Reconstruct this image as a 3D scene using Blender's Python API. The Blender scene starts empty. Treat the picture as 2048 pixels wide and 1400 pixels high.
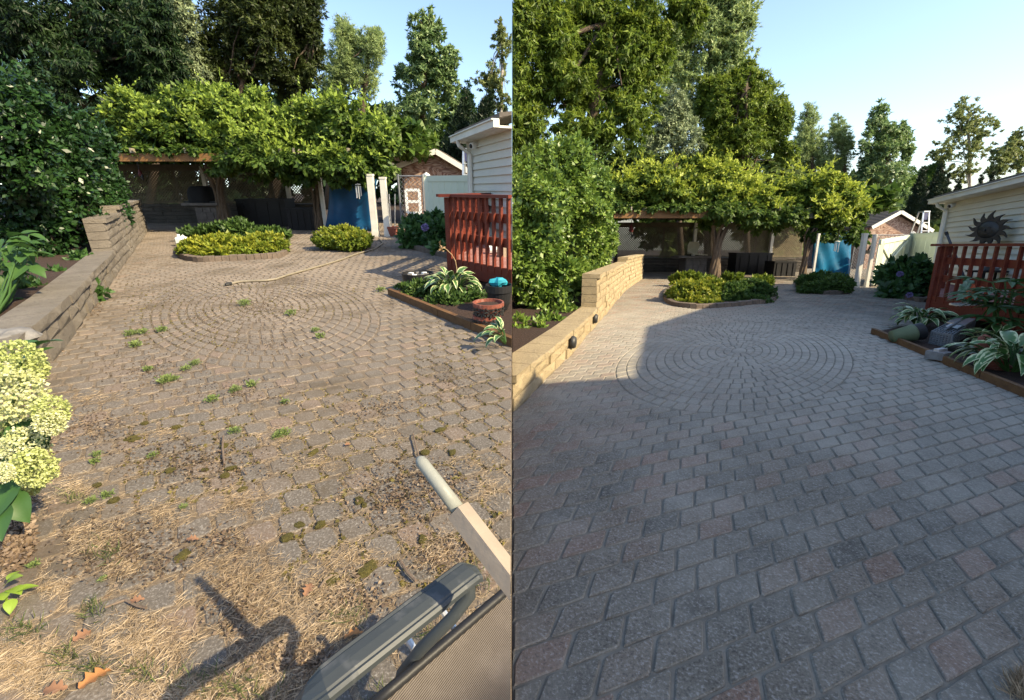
import bpy, bmesh, math, random
import numpy as np
from mathutils import Vector, Matrix

random.seed(7); rng = np.random.default_rng(11)
SC = bpy.context.scene; COL = SC.collection
R_ = math.radians

# ------------------------------------------------------------------ camera, sky, sun, exposure
H = 1.5; F = 900.0                       # eye height, focal length in photo pixels (photo 2048 x 1400)
PITCH = math.atan((700 - 435) / F)
cam = bpy.data.cameras.new('camera'); cam.sensor_fit = 'HORIZONTAL'; cam.sensor_width = 36
cam.lens = F / 2048 * 36; cam.clip_start = .05; cam.clip_end = 1500
co = bpy.data.objects.new('camera', cam); COL.objects.link(co)
co.location = (0, 0, H); co.rotation_euler = (math.pi / 2 - PITCH, 0, 0); SC.camera = co

SUN_EL, SUN_AZ = R_(36), R_(30)          # azimuth: from +X (right) turned towards the back of the camera
SUN = Vector((math.cos(SUN_EL) * math.cos(SUN_AZ), -math.cos(SUN_EL) * math.sin(SUN_AZ), math.sin(SUN_EL)))
W = bpy.data.worlds.new('World'); SC.world = W; W.use_nodes = True
nt = W.node_tree; nt.nodes.clear()
sky = nt.nodes.new('ShaderNodeTexSky'); sky.sky_type = 'NISHITA'; sky.sun_disc = False
sky.sun_elevation = SUN_EL; sky.sun_rotation = math.atan2(SUN.x, SUN.y)
sky.air_density = 1.0; sky.dust_density = 1.4; sky.ozone_density = 1.2
bg = nt.nodes.new('ShaderNodeBackground'); bg.inputs['Strength'].default_value = .15
wo = nt.nodes.new('ShaderNodeOutputWorld')
nt.links.new(sky.outputs[0], bg.inputs[0]); nt.links.new(bg.outputs[0], wo.inputs[0])
sl = bpy.data.lights.new('sun', 'SUN'); sl.energy = 4.6; sl.angle = R_(.5); sl.color = (1, .83, .54)
so = bpy.data.objects.new('sun', sl); COL.objects.link(so); so.location = (8, -6, 12)
so.rotation_euler = SUN.to_track_quat('Z', 'Y').to_euler()
vs = SC.view_settings; vs.view_transform = 'Standard'; vs.look = 'None'; vs.gamma = 1
vs.use_curve_mapping = False; vs.exposure = 1.2
SC.cycles.use_denoising = True; SC.cycles.max_bounces = 6; SC.cycles.transparent_max_bounces = 6

# ------------------------------------------------------------------ the two yards: each one rigid, on its own slope
F0 = 547.0                               # focal length of the phone that paced out the paving
class Yard:
    def __init__(s, side, yh, cx):
        s.side, s.yh, s.cx = side, yh, cx
        s.p = math.atan((700 - yh) / F); s.c, s.s = math.cos(s.p), math.sin(s.p)
        s.p0 = math.atan((700 - yh) / F0)
        s.M = Matrix.Translation((0, 0, H)) @ Matrix.Rotation(s.p - PITCH, 4, 'X') @ Matrix.Translation((0, 0, -H))
    def g(s, x, y, z=0.0): return s.onz(x, y, z)
    def ray(s, x, y):
        w = (700 - y) / F; return Vector(((x - 1024) / F, s.c + w * s.s, -s.s + w * s.c))
    def onz(s, x, y, z):
        d = s.ray(x, y); t = (z - H) / d.z; return Vector((d.x * t, d.y * t, z))
    def at(s, x, y, Y):
        d = s.ray(x, y); t = Y / d.y; return Vector((d.x * t, Y, H + d.z * t))
    def zrow(s, Y, y): return s.at(1024, y, Y).z
    def m(s, Y, z=1.0): return (Y * s.c + (H - z) * s.s) / F     # metres per photo pixel
    def px(s, P):
        zc = P[1] * s.c + (H - P[2]) * s.s; w = ((P[2] - H) * s.c + P[1] * s.s)
        return (1024 + F * P[0] / zc, 700 - F * w / zc, zc)
    def paced(s, X0, Y0):                # paced-out paving plan -> ground of this yard
        c0, s0 = math.cos(s.p0), math.sin(s.p0)
        zc0 = Y0 * c0 + H * s0; v = F0 * H / (c0 * zc0)
        return s.g(s.cx + F0 * X0 / zc0, s.yh + v)
    def plan(s, x, y):
        c0, s0 = math.cos(s.p0), math.sin(s.p0)
        zc0 = F0 * H / (c0 * (y - s.yh)); return ((x - s.cx) * zc0 / F0, (zc0 - H * s0) / c0)
    def ok(s, X): return X < -.004 if s is L else X > .004
L = Yard('left', 378, 512); Rt = Yard('right', 492, 1536)

TOP = []                                  # (object, yard)
ORG = {}
def props(o, label=None, cat=None, group=None, kind=None, category=None):
    cat = cat or category
    if label: o['label'] = label
    if cat: o['category'] = cat
    if group: o['group'] = group
    if kind: o['kind'] = kind
    return o
def thing(yard, name, label, cat, loc=(0, 0, 0), group=None):
    o = bpy.data.objects.new(name, None); o.empty_display_size = .1; COL.objects.link(o)
    o.location = loc; ORG[o.name] = Vector(loc); TOP.append((o, yard))
    return props(o, label, cat, group)

# ------------------------------------------------------------------ materials
def newmat(name):
    m = bpy.data.materials.new(name); m.use_nodes = True; t = m.node_tree; t.nodes.clear()
    out = t.nodes.new('ShaderNodeOutputMaterial'); b = t.nodes.new('ShaderNodeBsdfPrincipled')
    t.links.new(b.outputs[0], out.inputs[0]); return m, t, b, out
def N(t, typ, **k):
    n = t.nodes.new(typ)
    for a, v in k.items():
        if a.startswith('i_'): n.inputs[a[2:].replace('_', ' ')].default_value = v
        else: setattr(n, a, v)
    return n
def c4(c): return (c[0], c[1], c[2], 1)
def ramp(t, stops):
    r = t.nodes.new('ShaderNodeValToRGB'); e = r.color_ramp.elements
    while len(e) < len(stops): e.new(.5)
    for k, (p, c) in enumerate(stops): e[k].position = p; e[k].color = c4(c)
    return r
def mixc(t, fac, a, b, mode='MIX'):
    n = t.nodes.new('ShaderNodeMix'); n.data_type = 'RGBA'; n.blend_type = mode
    for s, v in ((0, fac), (6, a), (7, b)):
        if isinstance(v, bpy.types.NodeSocket): t.links.new(v, n.inputs[s])
        else: n.inputs[s].default_value = v if s == 0 else c4(v)
    return n.outputs[2]
def noise(t, scale, detail=4, rough=.55, vec=None, dist=0):
    n = N(t, 'ShaderNodeTexNoise'); n.inputs['Scale'].default_value = scale
    n.inputs['Detail'].default_value = detail; n.inputs['Roughness'].default_value = rough
    n.inputs['Distortion'].default_value = dist
    if vec is None: vec = N(t, 'ShaderNodeTexCoord').outputs['Object']
    t.links.new(vec, n.inputs['Vector']); return n.outputs['Fac']
def maprange(t, v, a, b, lo=0., hi=1.):
    n = N(t, 'ShaderNodeMapRange'); t.links.new(v, n.inputs[0])
    for k, q in zip((1, 2, 3, 4), (a, b, lo, hi)): n.inputs[k].default_value = q
    return n.outputs[0]
def bump(t, b, h, s=.3, d=.01):
    n = N(t, 'ShaderNodeBump'); n.inputs['Strength'].default_value = s; n.inputs['Distance'].default_value = d
    t.links.new(h, n.inputs['Height']); t.links.new(n.outputs[0], b.inputs['Normal'])
def mat(name, c1, c2=None, scale=6, rough=.75, bs=.2, spec=.3, stretch=None, metal=0, wear=None, detail=5):
    m, t, b, _ = newmat(name); c2 = c2 or tuple(v * .72 for v in c1)
    vec = N(t, 'ShaderNodeTexCoord').outputs['Object']
    if stretch:
        mp = N(t, 'ShaderNodeMapping'); mp.inputs['Scale'].default_value = stretch
        t.links.new(vec, mp.inputs[0]); vec = mp.outputs[0]
    n = noise(t, scale, detail, .6, vec); n2 = noise(t, scale * 7, 3, .6, vec)
    col = mixc(t, maprange(t, n, .3, .7), c1, c2)
    if wear: col = mixc(t, maprange(t, n2, .56, .7, 0, .8), col, wear)
    else: col = mixc(t, maprange(t, n2, .4, .8, 0, .3), col, c2)
    t.links.new(col, b.inputs['Base Color']); b.inputs['Roughness'].default_value = rough
    b.inputs['Specular IOR Level'].default_value = spec; b.inputs['Metallic'].default_value = metal
    if bs: bump(t, b, n2, bs)
    return m
def leafmat(name, dark, mid, light, young=None, trans=.35, rough=.5, spec=.3):
    m, t, b, out = newmat(name)
    gi = N(t, 'ShaderNodeNewGeometry'); r = ramp(t, [(0, dark), (.5, mid), (1, light)])
    big = noise(t, .9, 2); ad = N(t, 'ShaderNodeMath', operation='ADD')
    sc_ = N(t, 'ShaderNodeMath', operation='MULTIPLY_ADD'); sc_.inputs[1].default_value = .65; sc_.inputs[2].default_value = -.16
    t.links.new(gi.outputs['Random Per Island'], sc_.inputs[0])
    t.links.new(sc_.outputs[0], ad.inputs[0]); t.links.new(maprange(t, big, .3, .7, 0, .5), ad.inputs[1])
    t.links.new(ad.outputs[0], r.inputs[0]); col = r.outputs[0]
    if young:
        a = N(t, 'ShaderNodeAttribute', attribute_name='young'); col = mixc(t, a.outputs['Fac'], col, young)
    t.links.new(col, b.inputs['Base Color']); b.inputs['Roughness'].default_value = rough
    b.inputs['Specular IOR Level'].default_value = spec
    tr = N(t, 'ShaderNodeBsdfTranslucent'); t.links.new(mixc(t, .5, col, (.22, .30, .03), 'ADD') if False else col, tr.inputs[0])
    mx = N(t, 'ShaderNodeMixShader'); mx.inputs[0].default_value = trans
    t.links.new(b.outputs[0], mx.inputs[1]); t.links.new(tr.outputs[0], mx.inputs[2]); t.links.new(mx.outputs[0], out.inputs[0])
    return m

# ------------------------------------------------------------------ mesh helpers
class MB:
    def __init__(s): s.v, s.f = [], []
    def add(s, vs_, fs):
        b = len(s.v); s.v += [tuple(v) for v in vs_]; s.f += [tuple(i + b for i in f) for f in fs]; return s
    def hexa(s, P):                      # 8 corners: bottom 4 ccw, top 4 ccw
        return s.add(P, [(3, 2, 1, 0), (4, 5, 6, 7), (0, 1, 5, 4), (1, 2, 6, 5), (2, 3, 7, 6), (3, 0, 4, 7)])
    def box(s, c, sx, sy, sz, rz=0, up=None):
        ca, sa = math.cos(rz), math.sin(rz); P = []
        for z in (-sz / 2, sz / 2):
            for a, b in ((-1, -1), (1, -1), (1, 1), (-1, 1)):
                x, y = a * sx / 2, b * sy / 2; P.append((c[0] + x * ca - y * sa, c[1] + x * sa + y * ca, c[2] + z))
        return s.hexa(P)
    def beam(s, p, q, w, h, up=(0, 0, 1)):
        p, q = Vector(p), Vector(q); d = (q - p).normalized(); u = Vector(up)
        r = d.cross(u)
        if r.length < 1e-4: r = d.cross(Vector((0, 1, 0)))
        r.normalize(); u = r.cross(d).normalized()
        P = []
        for e in (p, q): P += [e - r * w / 2 - u * h / 2, e + r * w / 2 - u * h / 2, e + r * w / 2 + u * h / 2, e - r * w / 2 + u * h / 2]
        return s.add(P, [(0, 1, 2, 3), (7, 6, 5, 4), (0, 4, 5, 1), (1, 5, 6, 2), (2, 6, 7, 3), (3, 7, 4, 0)])
    def tube(s, pts, rad, n=8, cap=True):
        pts = [Vector(p) for p in pts]; rad = rad if isinstance(rad, (list, tuple)) else [rad] * len(pts)
        V, Fc = [], []; ref = None
        for i, p in enumerate(pts):
            d = (pts[min(i + 1, len(pts) - 1)] - pts[max(i - 1, 0)]).normalized()
            if ref is None: ref = d.cross(Vector((.31, .52, .8)));
            ref = (ref - d * ref.dot(d)).normalized(); b = d.cross(ref)
            for k in range(n):
                a = 2 * math.pi * k / n; V.append(p + (ref * math.cos(a) + b * math.sin(a)) * rad[i])
        for i in range(len(pts) - 1):
            for k in range(n):
                k2 = (k + 1) % n; Fc.append((i * n + k, i * n + k2, (i + 1) * n + k2, (i + 1) * n + k))
        if cap: Fc += [tuple(range(n))[::-1], tuple((len(pts) - 1) * n + k for k in range(n))]
        return s.add(V, Fc)
    def lathe(s, c, prof, n=18, tilt=None):
        V, Fc = [], []; Mx = tilt or Matrix.Identity(3)
        for (r, z) in prof:
            for k in range(n):
                a = 2 * math.pi * k / n; V.append(Vector(c) + Mx @ Vector((r * math.cos(a), r * math.sin(a), z)))
        for i in range(len(prof) - 1):
            for k in range(n):
                k2 = (k + 1) % n; Fc.append((i * n + k, i * n + k2, (i + 1) * n + k2, (i + 1) * n + k))
        Fc += [tuple(range(n))[::-1], tuple((len(prof) - 1) * n + k for k in range(n))]
        return s.add(V, Fc)
    def ball(s, c, rx, ry, rz, n=10, rough=0.):
        V, Fc = [], []
        V.append((c[0], c[1], c[2] - rz))
        for i in range(1, n // 2):
            t = -math.pi / 2 + math.pi * i / (n // 2)
            for k in range(n):
                a = 2 * math.pi * k / n; q = 1 + random.uniform(-rough, rough)
                V.append((c[0] + rx * q * math.cos(t) * math.cos(a), c[1] + ry * q * math.cos(t) * math.sin(a), c[2] + rz * q * math.sin(t)))
        V.append((c[0], c[1], c[2] + rz)); m_ = n // 2 - 1
        for k in range(n):
            k2 = (k + 1) % n; Fc.append((0, 1 + k2, 1 + k)); Fc.append((len(V) - 1, 1 + (m_ - 1) * n + k, 1 + (m_ - 1) * n + k2))
            for i in range(m_ - 1): Fc.append((1 + i * n + k, 1 + i * n + k2, 1 + (i + 1) * n + k2, 1 + (i + 1) * n + k))
        return s.add(V, Fc)
    def prism(s, poly, ext):             # planar polygon extruded by vector
        n = len(poly); e = Vector(ext); P = [Vector(p) for p in poly]
        return s.add(P + [p + e for p in P], [tuple(range(n))[::-1], tuple(range(n, 2 * n))] + [(i, (i + 1) % n, n + (i + 1) % n, n + i) for i in range(n)])
    def build(s, name, m, parent=None, yard=None, loc=(0, 0, 0), smooth=False, fix=True, **pr):
        org = ORG.get(parent.name, Vector()) if parent else Vector(loc)
        me = bpy.data.meshes.new(name); me.from_pydata([(v[0] - org.x, v[1] - org.y, v[2] - org.z) for v in s.v], [], s.f)
        if fix:
            bm = bmesh.new(); bm.from_mesh(me); bmesh.ops.recalc_face_normals(bm, faces=bm.faces); bm.to_mesh(me); bm.free()
        return link(me, name, m, parent, yard, org, smooth, **pr)
def link(me, name, m, parent, yard, org, smooth=False, **pr):
    o = bpy.data.objects.new(name, me); COL.objects.link(o); me.materials.append(m)
    if smooth: me.polygons.foreach_set('use_smooth', [True] * len(me.polygons))
    if parent: o.parent = parent
    else: o.location = org; TOP.append((o, yard))
    ORG[o.name] = Vector(org); return props(o, **pr)
def npmesh(name, V, nper, m, parent=None, yard=None, loc=(0, 0, 0), attrs=None, **pr):
    """V: (n*nper,3) vertices, one nper-gon per group."""
    org = ORG.get(parent.name, Vector()) if parent else Vector(loc)
    n = len(V) // nper; me = bpy.data.meshes.new(name)
    me.vertices.add(n * nper); me.loops.add(n * nper); me.polygons.add(n)
    me.vertices.foreach_set('co', (np.asarray(V) - np.array(org)).astype(np.float32).ravel())
    me.loops.foreach_set('vertex_index', np.arange(n * nper, dtype=np.int32))
    me.polygons.foreach_set('loop_start', np.arange(0, n * nper, nper, dtype=np.int32))
    me.polygons.foreach_set('loop_total', np.full(n, nper, dtype=np.int32))
    for k, a in (attrs or {}).items():
        at_ = me.attributes.new(k, 'FLOAT', 'POINT'); at_.data.foreach_set('value', np.repeat(a, nper).astype(np.float32))
    me.update(); return link(me, name, m, parent, yard, org, **pr)
def unit(a): return a / np.maximum(np.linalg.norm(a, axis=-1, keepdims=True), 1e-6)
def kites(C, A, size, aspect=.5, fold=.18, curl=0., face=None):
    """folded leaf quads: base C, axis A (n,3), length size (n)"""
    n = len(C); A = unit(A); r = unit(rng.normal(size=(n, 3))); r = r if face is None else unit(unit(face) + .55 * r); B = unit(np.cross(A, r)); Nn = np.cross(A, B)
    s = size[:, None]
    V = np.stack([C, C + A * s * .5 + B * s * aspect * .5 + Nn * s * fold * .5, C + A * s - Nn * s * curl, C + A * s * .5 - B * s * aspect * .5 + Nn * s * fold * .5], 1)
    return V.reshape(-1, 3)
def tris(C, A, size, aspect=.5, face=None):
    n = len(C); A = unit(A); r = unit(rng.normal(size=(n, 3))); r = unit(unit(face) + .6 * r); B = unit(np.cross(A, r)); s = size[:, None]
    return np.stack([C + B * s * aspect * .55, C + A * s, C - B * s * aspect * .55], 1).reshape(-1, 3)
def inball(n, power=2.4):
    d = unit(rng.normal(size=(n, 3))); return d * (rng.random(n) ** (1 / power))[:, None]
def crown(yard, name, parent, m, blobs, n, size, clump=.16, leafs=28, aspect=.5, droop=.3, up=.0, young=0., shell=2.6, floor=None, tri=False, split=0, **pr):
    """leaf clumps inside ellipsoids given as (px x, px y, px rx, px ry, depth[, thickness factor])"""
    if split:
        nb_ = []
        for b in blobs:
            th = b[5] if len(b) > 5 else .8; nb_.append((b[0], b[1], b[2] * .74, b[3] * .74, b[4], th))
            for _ in range(split):
                o_ = inball(1, 5)[0] * .82; f_ = random.uniform(.32, .58)
                nb_.append((b[0] + o_[0] * b[2], b[1] + o_[1] * b[3], b[2] * f_, b[3] * f_, b[4] + o_[2] * min(b[2], b[3] * 1.6) * yard.m(b[4]) * th, th))
        blobs = nb_
    vol = np.array([b[2] * b[3] * yard.m(b[4]) ** 2 for b in blobs]); vol = vol / vol.sum()
    P, A, yg, FC = [], [], [], []
    for b, f in zip(blobs, vol):
        c = np.array(yard.at(b[0], b[1], b[4])); mm = yard.m(b[4]); th = b[5] if len(b) > 5 else .8
        rad = np.array([b[2] * mm, min(b[2], b[3] * 1.6) * mm * th, b[3] * mm]); k = max(1, int(n * f / leafs))
        cc = inball(k, shell); out = unit(cc * (1 / rad)); cc = cc * rad
        cs = clump * (rad.mean()) * (.6 + .9 * rng.random(k)); cn = rng.poisson(leafs, k)
        idx = np.repeat(np.arange(k), cn); nn = len(idx)
        d = unit(rng.normal(size=(nn, 3))) * (rng.random(nn) ** .5)[:, None]
        p = c + cc[idx] + d * cs[idx][:, None] * np.array([1, 1, .7])
        a = unit(d + .35 * out[idx] + np.array([0, 0, -droop + up]) + .6 * rng.normal(size=(nn, 3)))
        P.append(p); A.append(a); FC.append(out[idx] * .8 + d * .5 + np.array([0, 0, .7]))
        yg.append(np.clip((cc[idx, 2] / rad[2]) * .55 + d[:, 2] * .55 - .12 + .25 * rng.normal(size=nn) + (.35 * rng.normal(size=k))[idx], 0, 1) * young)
    P, A, yg, FC = np.concatenate(P), np.concatenate(A), np.concatenate(yg), np.concatenate(FC)
    sz = size * (.6 + .8 * rng.random(len(P)))
    keep = (P[:, 0] < -.01) if yard is L else (P[:, 0] > .01)
    if floor is not None: keep &= P[:, 2] > floor
    P, A, yg, sz, FC = P[keep], A[keep], yg[keep], sz[keep], FC[keep]
    V = tris(P, A, sz, aspect, FC) if tri else kites(P, A, sz, aspect, face=FC); V[:, 0] = np.minimum(V[:, 0], -.004) if yard is L else np.maximum(V[:, 0], .004)
    return npmesh(name, V, 3 if tri else 4, m, parent, yard, attrs={'young': yg}, **pr), P
def wob(a, b, n, amp):
    a, b = Vector(a), Vector(b); out = []
    for i in range(n + 1):
        t = i / n; q = a.lerp(b, t); k = math.sin(math.pi * t) * amp
        out.append(q + Vector((random.uniform(-k, k), random.uniform(-k, k), random.uniform(-k, k) * .4)))
    return out
def tree(yard, name, label, cat, xbase, Y, blobs, n, size, lm, bm_, trunk=.2, limbs=7, stems=1, group=None, **kw):
    base = yard.at(xbase, 700, Y); base.z = 0
    base.x = min(base.x, -trunk - .05) if yard is L else max(base.x, trunk + .05)
    t = thing(yard, name, label, cat, base, group)
    cr, P = crown(yard, 'crown', t, lm, blobs, int(n * 1.68), size * .77, tri=True, split=kw.pop('split', 6), **kw)
    mb = MB(); top = P[:, 2].max(); low = np.percentile(P[:, 2], 12)
    for s in range(stems):
        b0 = base + Vector((random.uniform(-.3, .3) * (stems > 1), random.uniform(-.3, .3) * (stems > 1), 0))
        mid = P[np.abs(P[:, 2] - (low + (top - low) * .55)).argsort()[:400]]; mid = mid.mean(0) + rng.normal(size=3) * (stems > 1) * .6
        tp = P[P[:, 2].argsort()[-200:]].mean(0)
        pts = wob(b0, Vector(mid), 4, trunk * .5) + wob(Vector(mid), Vector(tp), 4, trunk)[1:]
        mb.tube(pts, [trunk * (1.15 - i / 8.3) / stems ** .4 for i in range(9)], 7)
        for k in range(limbs):
            q = P[rng.integers(len(P))]; i = random.choice((2, 3, 4, 5, 6)); s0 = pts[i]
            mb.tube(wob(s0, s0.lerp(Vector(q), .85), 4, .15), [trunk * .38, trunk * .3, trunk * .22, trunk * .14, trunk * .06], 5, False)
    mb.build('trunk', bm_, t, smooth=True)
    return t
def copy_tree(o, yard=None, loc=None, rz=0, parent=None, scale=1):
    c = o.copy(); COL.objects.link(c)
    if parent is None:
        c.location = loc; c.rotation_euler = (0, 0, rz); c.scale = (scale,) * 3; TOP.append((c, yard))
    else: c.parent = parent
    for ch in o.children: copy_tree(ch, parent=c)
    return c
def clip(poly, nx, ny, d):               # keep nx*x+ny*y >= d
    out = []
    for i in range(len(poly)):
        a, b = poly[i], poly[(i + 1) % len(poly)]
        da, db = nx * a[0] + ny * a[1] - d, nx * b[0] + ny * b[1] - d
        if da >= 0: out.append(a)
        if (da > 0) != (db > 0) and da != db:
            k = da / (da - db); out.append((a[0] + (b[0] - a[0]) * k, a[1] + (b[1] - a[1]) * k))
    return out
def area(p): return abs(sum(p[i][0] * p[(i + 1) % len(p)][1] - p[(i + 1) % len(p)][0] * p[i][1] for i in range(len(p)))) / 2
def inside(q, poly):
    r = False; x, y = q[0], q[1]
    for i in range(len(poly)):
        a, b = poly[i], poly[i - 1]
        if (a[1] > y) != (b[1] > y) and x < (b[0] - a[0]) * (y - a[1]) / (b[1] - a[1]) + a[0]: r = not r
    return r

# ------------------------------------------------------------------ palette
soil = mat('soil', (.055, .036, .024), (.028, .018, .013), 9, .95, .8)
mulch = mat('mulch', (.06, .035, .025), (.02, .013, .01), 30, .95, 1.0, wear=(.13, .08, .06))
lawn = mat('lawn', (.05, .075, .02), (.03, .05, .015), 5, .9, .5)
bark = mat('bark', (.11, .08, .055), (.05, .037, .027), 5, .9, .9, stretch=(4, 4, .8))
vinebark = mat('vine_bark', (.17, .125, .085), (.07, .05, .035), 6, .9, .9, stretch=(5, 5, .8))
whitebark = mat('pale_bark', (.42, .40, .36), (.16, .14, .12), 4, .8, .4)
wood_tan = mat('treated_timber', (.22, .115, .04), (.14, .07, .025), 3, .6, .25, stretch=(1, 8, 8))  # beam timber darkened, shade under the canopy put into its colour
wood_old = mat('shade_dimmed_rafter', (.30, .27, .21), (.18, .16, .12), 4, .7, .3, stretch=(1, 8, 8))  # white timber dimmed in colour to stand in for shade under the vine
wood_white = mat('painted_post', (.62, .61, .56), (.50, .48, .42), 3, .6, .15)
wood_lat = mat('shade_darkened_lattice', (.15, .125, .08), (.085, .07, .045), 4, .75, .2)  # lattice colour darkened to stand in for the dim pergola interior
vinyl = mat('vinyl_fence', (.60, .64, .52), (.55, .60, .48), 1.5, .4, .03)
siding = mat('vinyl_siding', (.60, .58, .51), (.56, .54, .47), 1.5, .5, .04)
trim = mat('white_trim', (.70, .69, .63), (.60, .58, .52), 2, .5, .05)
shingle = mat('roof_shingle', (.15, .13, .11), (.08, .07, .06), 14, .9, .6)
redwood = mat('red_deck_stain', (.155, .029, .014), (.10, .018, .010), 3, .55, .25, stretch=(2, 2, 6), wear=(.25, .07, .04))
deckfl = mat('worn_deck_floor', (.34, .17, .15), (.24, .10, .08), 3, .7, .3, wear=(.42, .32, .3))
stone = mat('pillar_stone', (.15, .135, .12), (.09, .08, .072), 5, .85, .6)
mortar = mat('mortar', (.12, .11, .10), (.08, .075, .07), 12, .9, .3)
black = mat('black_plastic', (.018, .018, .02), (.012, .012, .013), 6, .5, .1)
blackcloth = mat('grill_cloth', (.012, .012, .013), (.008, .008, .009), 9, .85, .5)
tarpm = mat('blue_tarp', (.006, .07, .17), (.004, .045, .12), 3, .45, .25)
green_pl = mat('sage_plastic', (.13, .16, .085), (.10, .125, .065), 4, .55, .05)
terra = mat('terracotta', (.23, .07, .045), (.15, .045, .03), 5, .8, .2, wear=(.36, .2, .16))
alu = mat('aluminium', (.62, .63, .64), (.45, .46, .47), 6, .35, .05, metal=.7)
metal_dk = mat('dark_metal', (.07, .07, .068), (.04, .04, .04), 5, .5, .3, metal=.5)
galv = mat('galvanised_wire', (.20, .21, .22), (.12, .12, .13), 5, .5, .0, metal=.4)
wirem = mat('coated_wire', (.26, .275, .29), (.16, .17, .18), 5, .5, .0, metal=.3)
rubber = mat('garden_hose', (.23, .20, .15), (.16, .14, .105), 8, .6, .05)
whitepl = mat('white_plastic', (.78, .80, .80), (.66, .69, .70), 5, .45, .05)
bluepl = mat('blue_plastic', (.03, .32, .42), (.02, .22, .30), 5, .4, .1)
edge_wood = mat('bed_timber', (.17, .09, .035), (.09, .045, .02), 3, .75, .5, stretch=(3, 3, 8))
edge_stone = mat('edging_stone', (.17, .13, .10), (.10, .08, .065), 9, .9, .6)
rock = mat('grey_boulder', (.24, .23, .22), (.12, .115, .11), 7, .9, .9)
dry = mat('dry_straw', (.47, .34, .20), (.30, .20, .11), 3, .85, 0)
drybrown = mat('dry_leaf', (.24, .13, .075), (.12, .06, .035), 2, .85, 0, wear=(.45, .30, .20))
orange_leaf = mat('orange_leaf', (.36, .17, .06), (.20, .085, .03), 6, .7, .2)
mossm = mat('moss', (.10, .085, .02), (.05, .045, .012), 40, .95, 1.0, wear=(.16, .13, .03))
stickm = mat('grey_twig', (.20, .15, .11), (.11, .08, .06), 8, .85, .4)
lv_dark = leafmat('leaf_dark', (.008, .020, .007), (.018, .042, .012), (.04, .075, .018))  # very dark leaf colour stands in for trees seen against the light
lv_tree = leafmat('leaf_tree', (0.041, 0.091, 0.020), (0.102, 0.187, 0.037), (0.204, 0.306, 0.061))
lv_olive = leafmat('leaf_olive', (0.048, 0.075, 0.019), (0.104, 0.150, 0.034), (0.188, 0.235, 0.056))
lv_gold = leafmat('leaf_golden_green', (.05, .085, .012), (.125, .19, .024), (.22, .30, .045), young=(.30, .36, .05), trans=.4)  # yellow tone and crown tops paint sunlit clumps into the colour
lv_dusk = leafmat('leaf_shaded_olive', (.018, .03, .008), (.042, .062, .014), (.085, .105, .026), trans=.3)  # olive leaf darkened, backlit shade painted into the colour
lv_silver = leafmat('leaf_silver', (0.122, 0.163, 0.091), (0.264, 0.325, 0.173), (0.426, 0.486, 0.283), trans=.25)
lv_willow = leafmat('leaf_willow', (0.146, 0.207, 0.073), (0.267, 0.352, 0.134), (0.437, 0.510, 0.219))
lv_poplar = leafmat('leaf_poplar', (0.068, 0.128, 0.045), (0.167, 0.259, 0.085), (0.394, 0.486, 0.213), spec=.6)
lv_birch = leafmat('leaf_birch', (0.111, 0.144, 0.044), (0.220, 0.264, 0.088), (0.373, 0.395, 0.153))
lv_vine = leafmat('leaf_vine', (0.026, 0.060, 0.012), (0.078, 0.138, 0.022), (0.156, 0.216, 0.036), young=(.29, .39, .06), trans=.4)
lv_vine_sunny = leafmat('leaf_vine_sunny', (.035, .075, .012), (.13, .20, .03), (.25, .31, .045), young=(.40, .46, .06), trans=.4)  # brighter copy of the vine leaf, low sunlight put into its colour
lv_hedge = leafmat('leaf_hedge_shaded', (.010, .030, .008), (.022, .060, .014), (.045, .10, .022), trans=.2, rough=.36, spec=.45)  # dark copy of the hedge leaf, shade put into its colour
lv_hedge2 = leafmat('leaf_hedge_sunlit', (0.064, 0.122, 0.021), (0.151, 0.237, 0.038), (0.287, 0.374, 0.071), trans=.28, rough=.4, spec=.4)  # bright yellowish copy of the same hedge leaf, sunlight put into its colour
lv_low = leafmat('leaf_groundcover', (.06, .10, .012), (.15, .205, .022), (.24, .28, .035), young=(.38, .37, .04), trans=.35)
lv_low2 = leafmat('leaf_groundcover_dark', (0.030, 0.060, 0.014), (0.060, 0.114, 0.024), (0.108, 0.168, 0.036), trans=.3)
lv_cyp = leafmat('leaf_cypress', (.008, .018, .007), (.016, .034, .012), (.03, .055, .018), trans=.1)
lv_hyd = leafmat('leaf_hydrangea', (0.017, 0.051, 0.014), (0.043, 0.109, 0.026), (0.087, 0.174, 0.043), trans=.25, spec=.5)
lv_big = leafmat('leaf_big', (.03, .075, .02), (.06, .13, .03), (.10, .19, .05), trans=.3)
lv_lime = leafmat('leaf_lime', (.18, .28, .03), (.26, .38, .05), (.34, .46, .08), trans=.4)
lv_weed = leafmat('leaf_weed', (.12, .17, .055), (.20, .265, .085), (.29, .36, .14), trans=.35)
lv_grass = leafmat('leaf_grass', (.05, .075, .025), (.09, .12, .035), (.22, .20, .08), trans=.3)
floret = leafmat('floret_cream', (.38, .42, .16), (.60, .62, .34), (.80, .78, .60), trans=.3, spec=.2)
floret_l = leafmat('floret_lime', (.30, .36, .10), (.48, .53, .20), (.62, .65, .34), trans=.3, spec=.2)
floret_p = leafmat('floret_purple', (.16, .12, .30), (.26, .21, .42), (.40, .34, .52), trans=.3)
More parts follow.
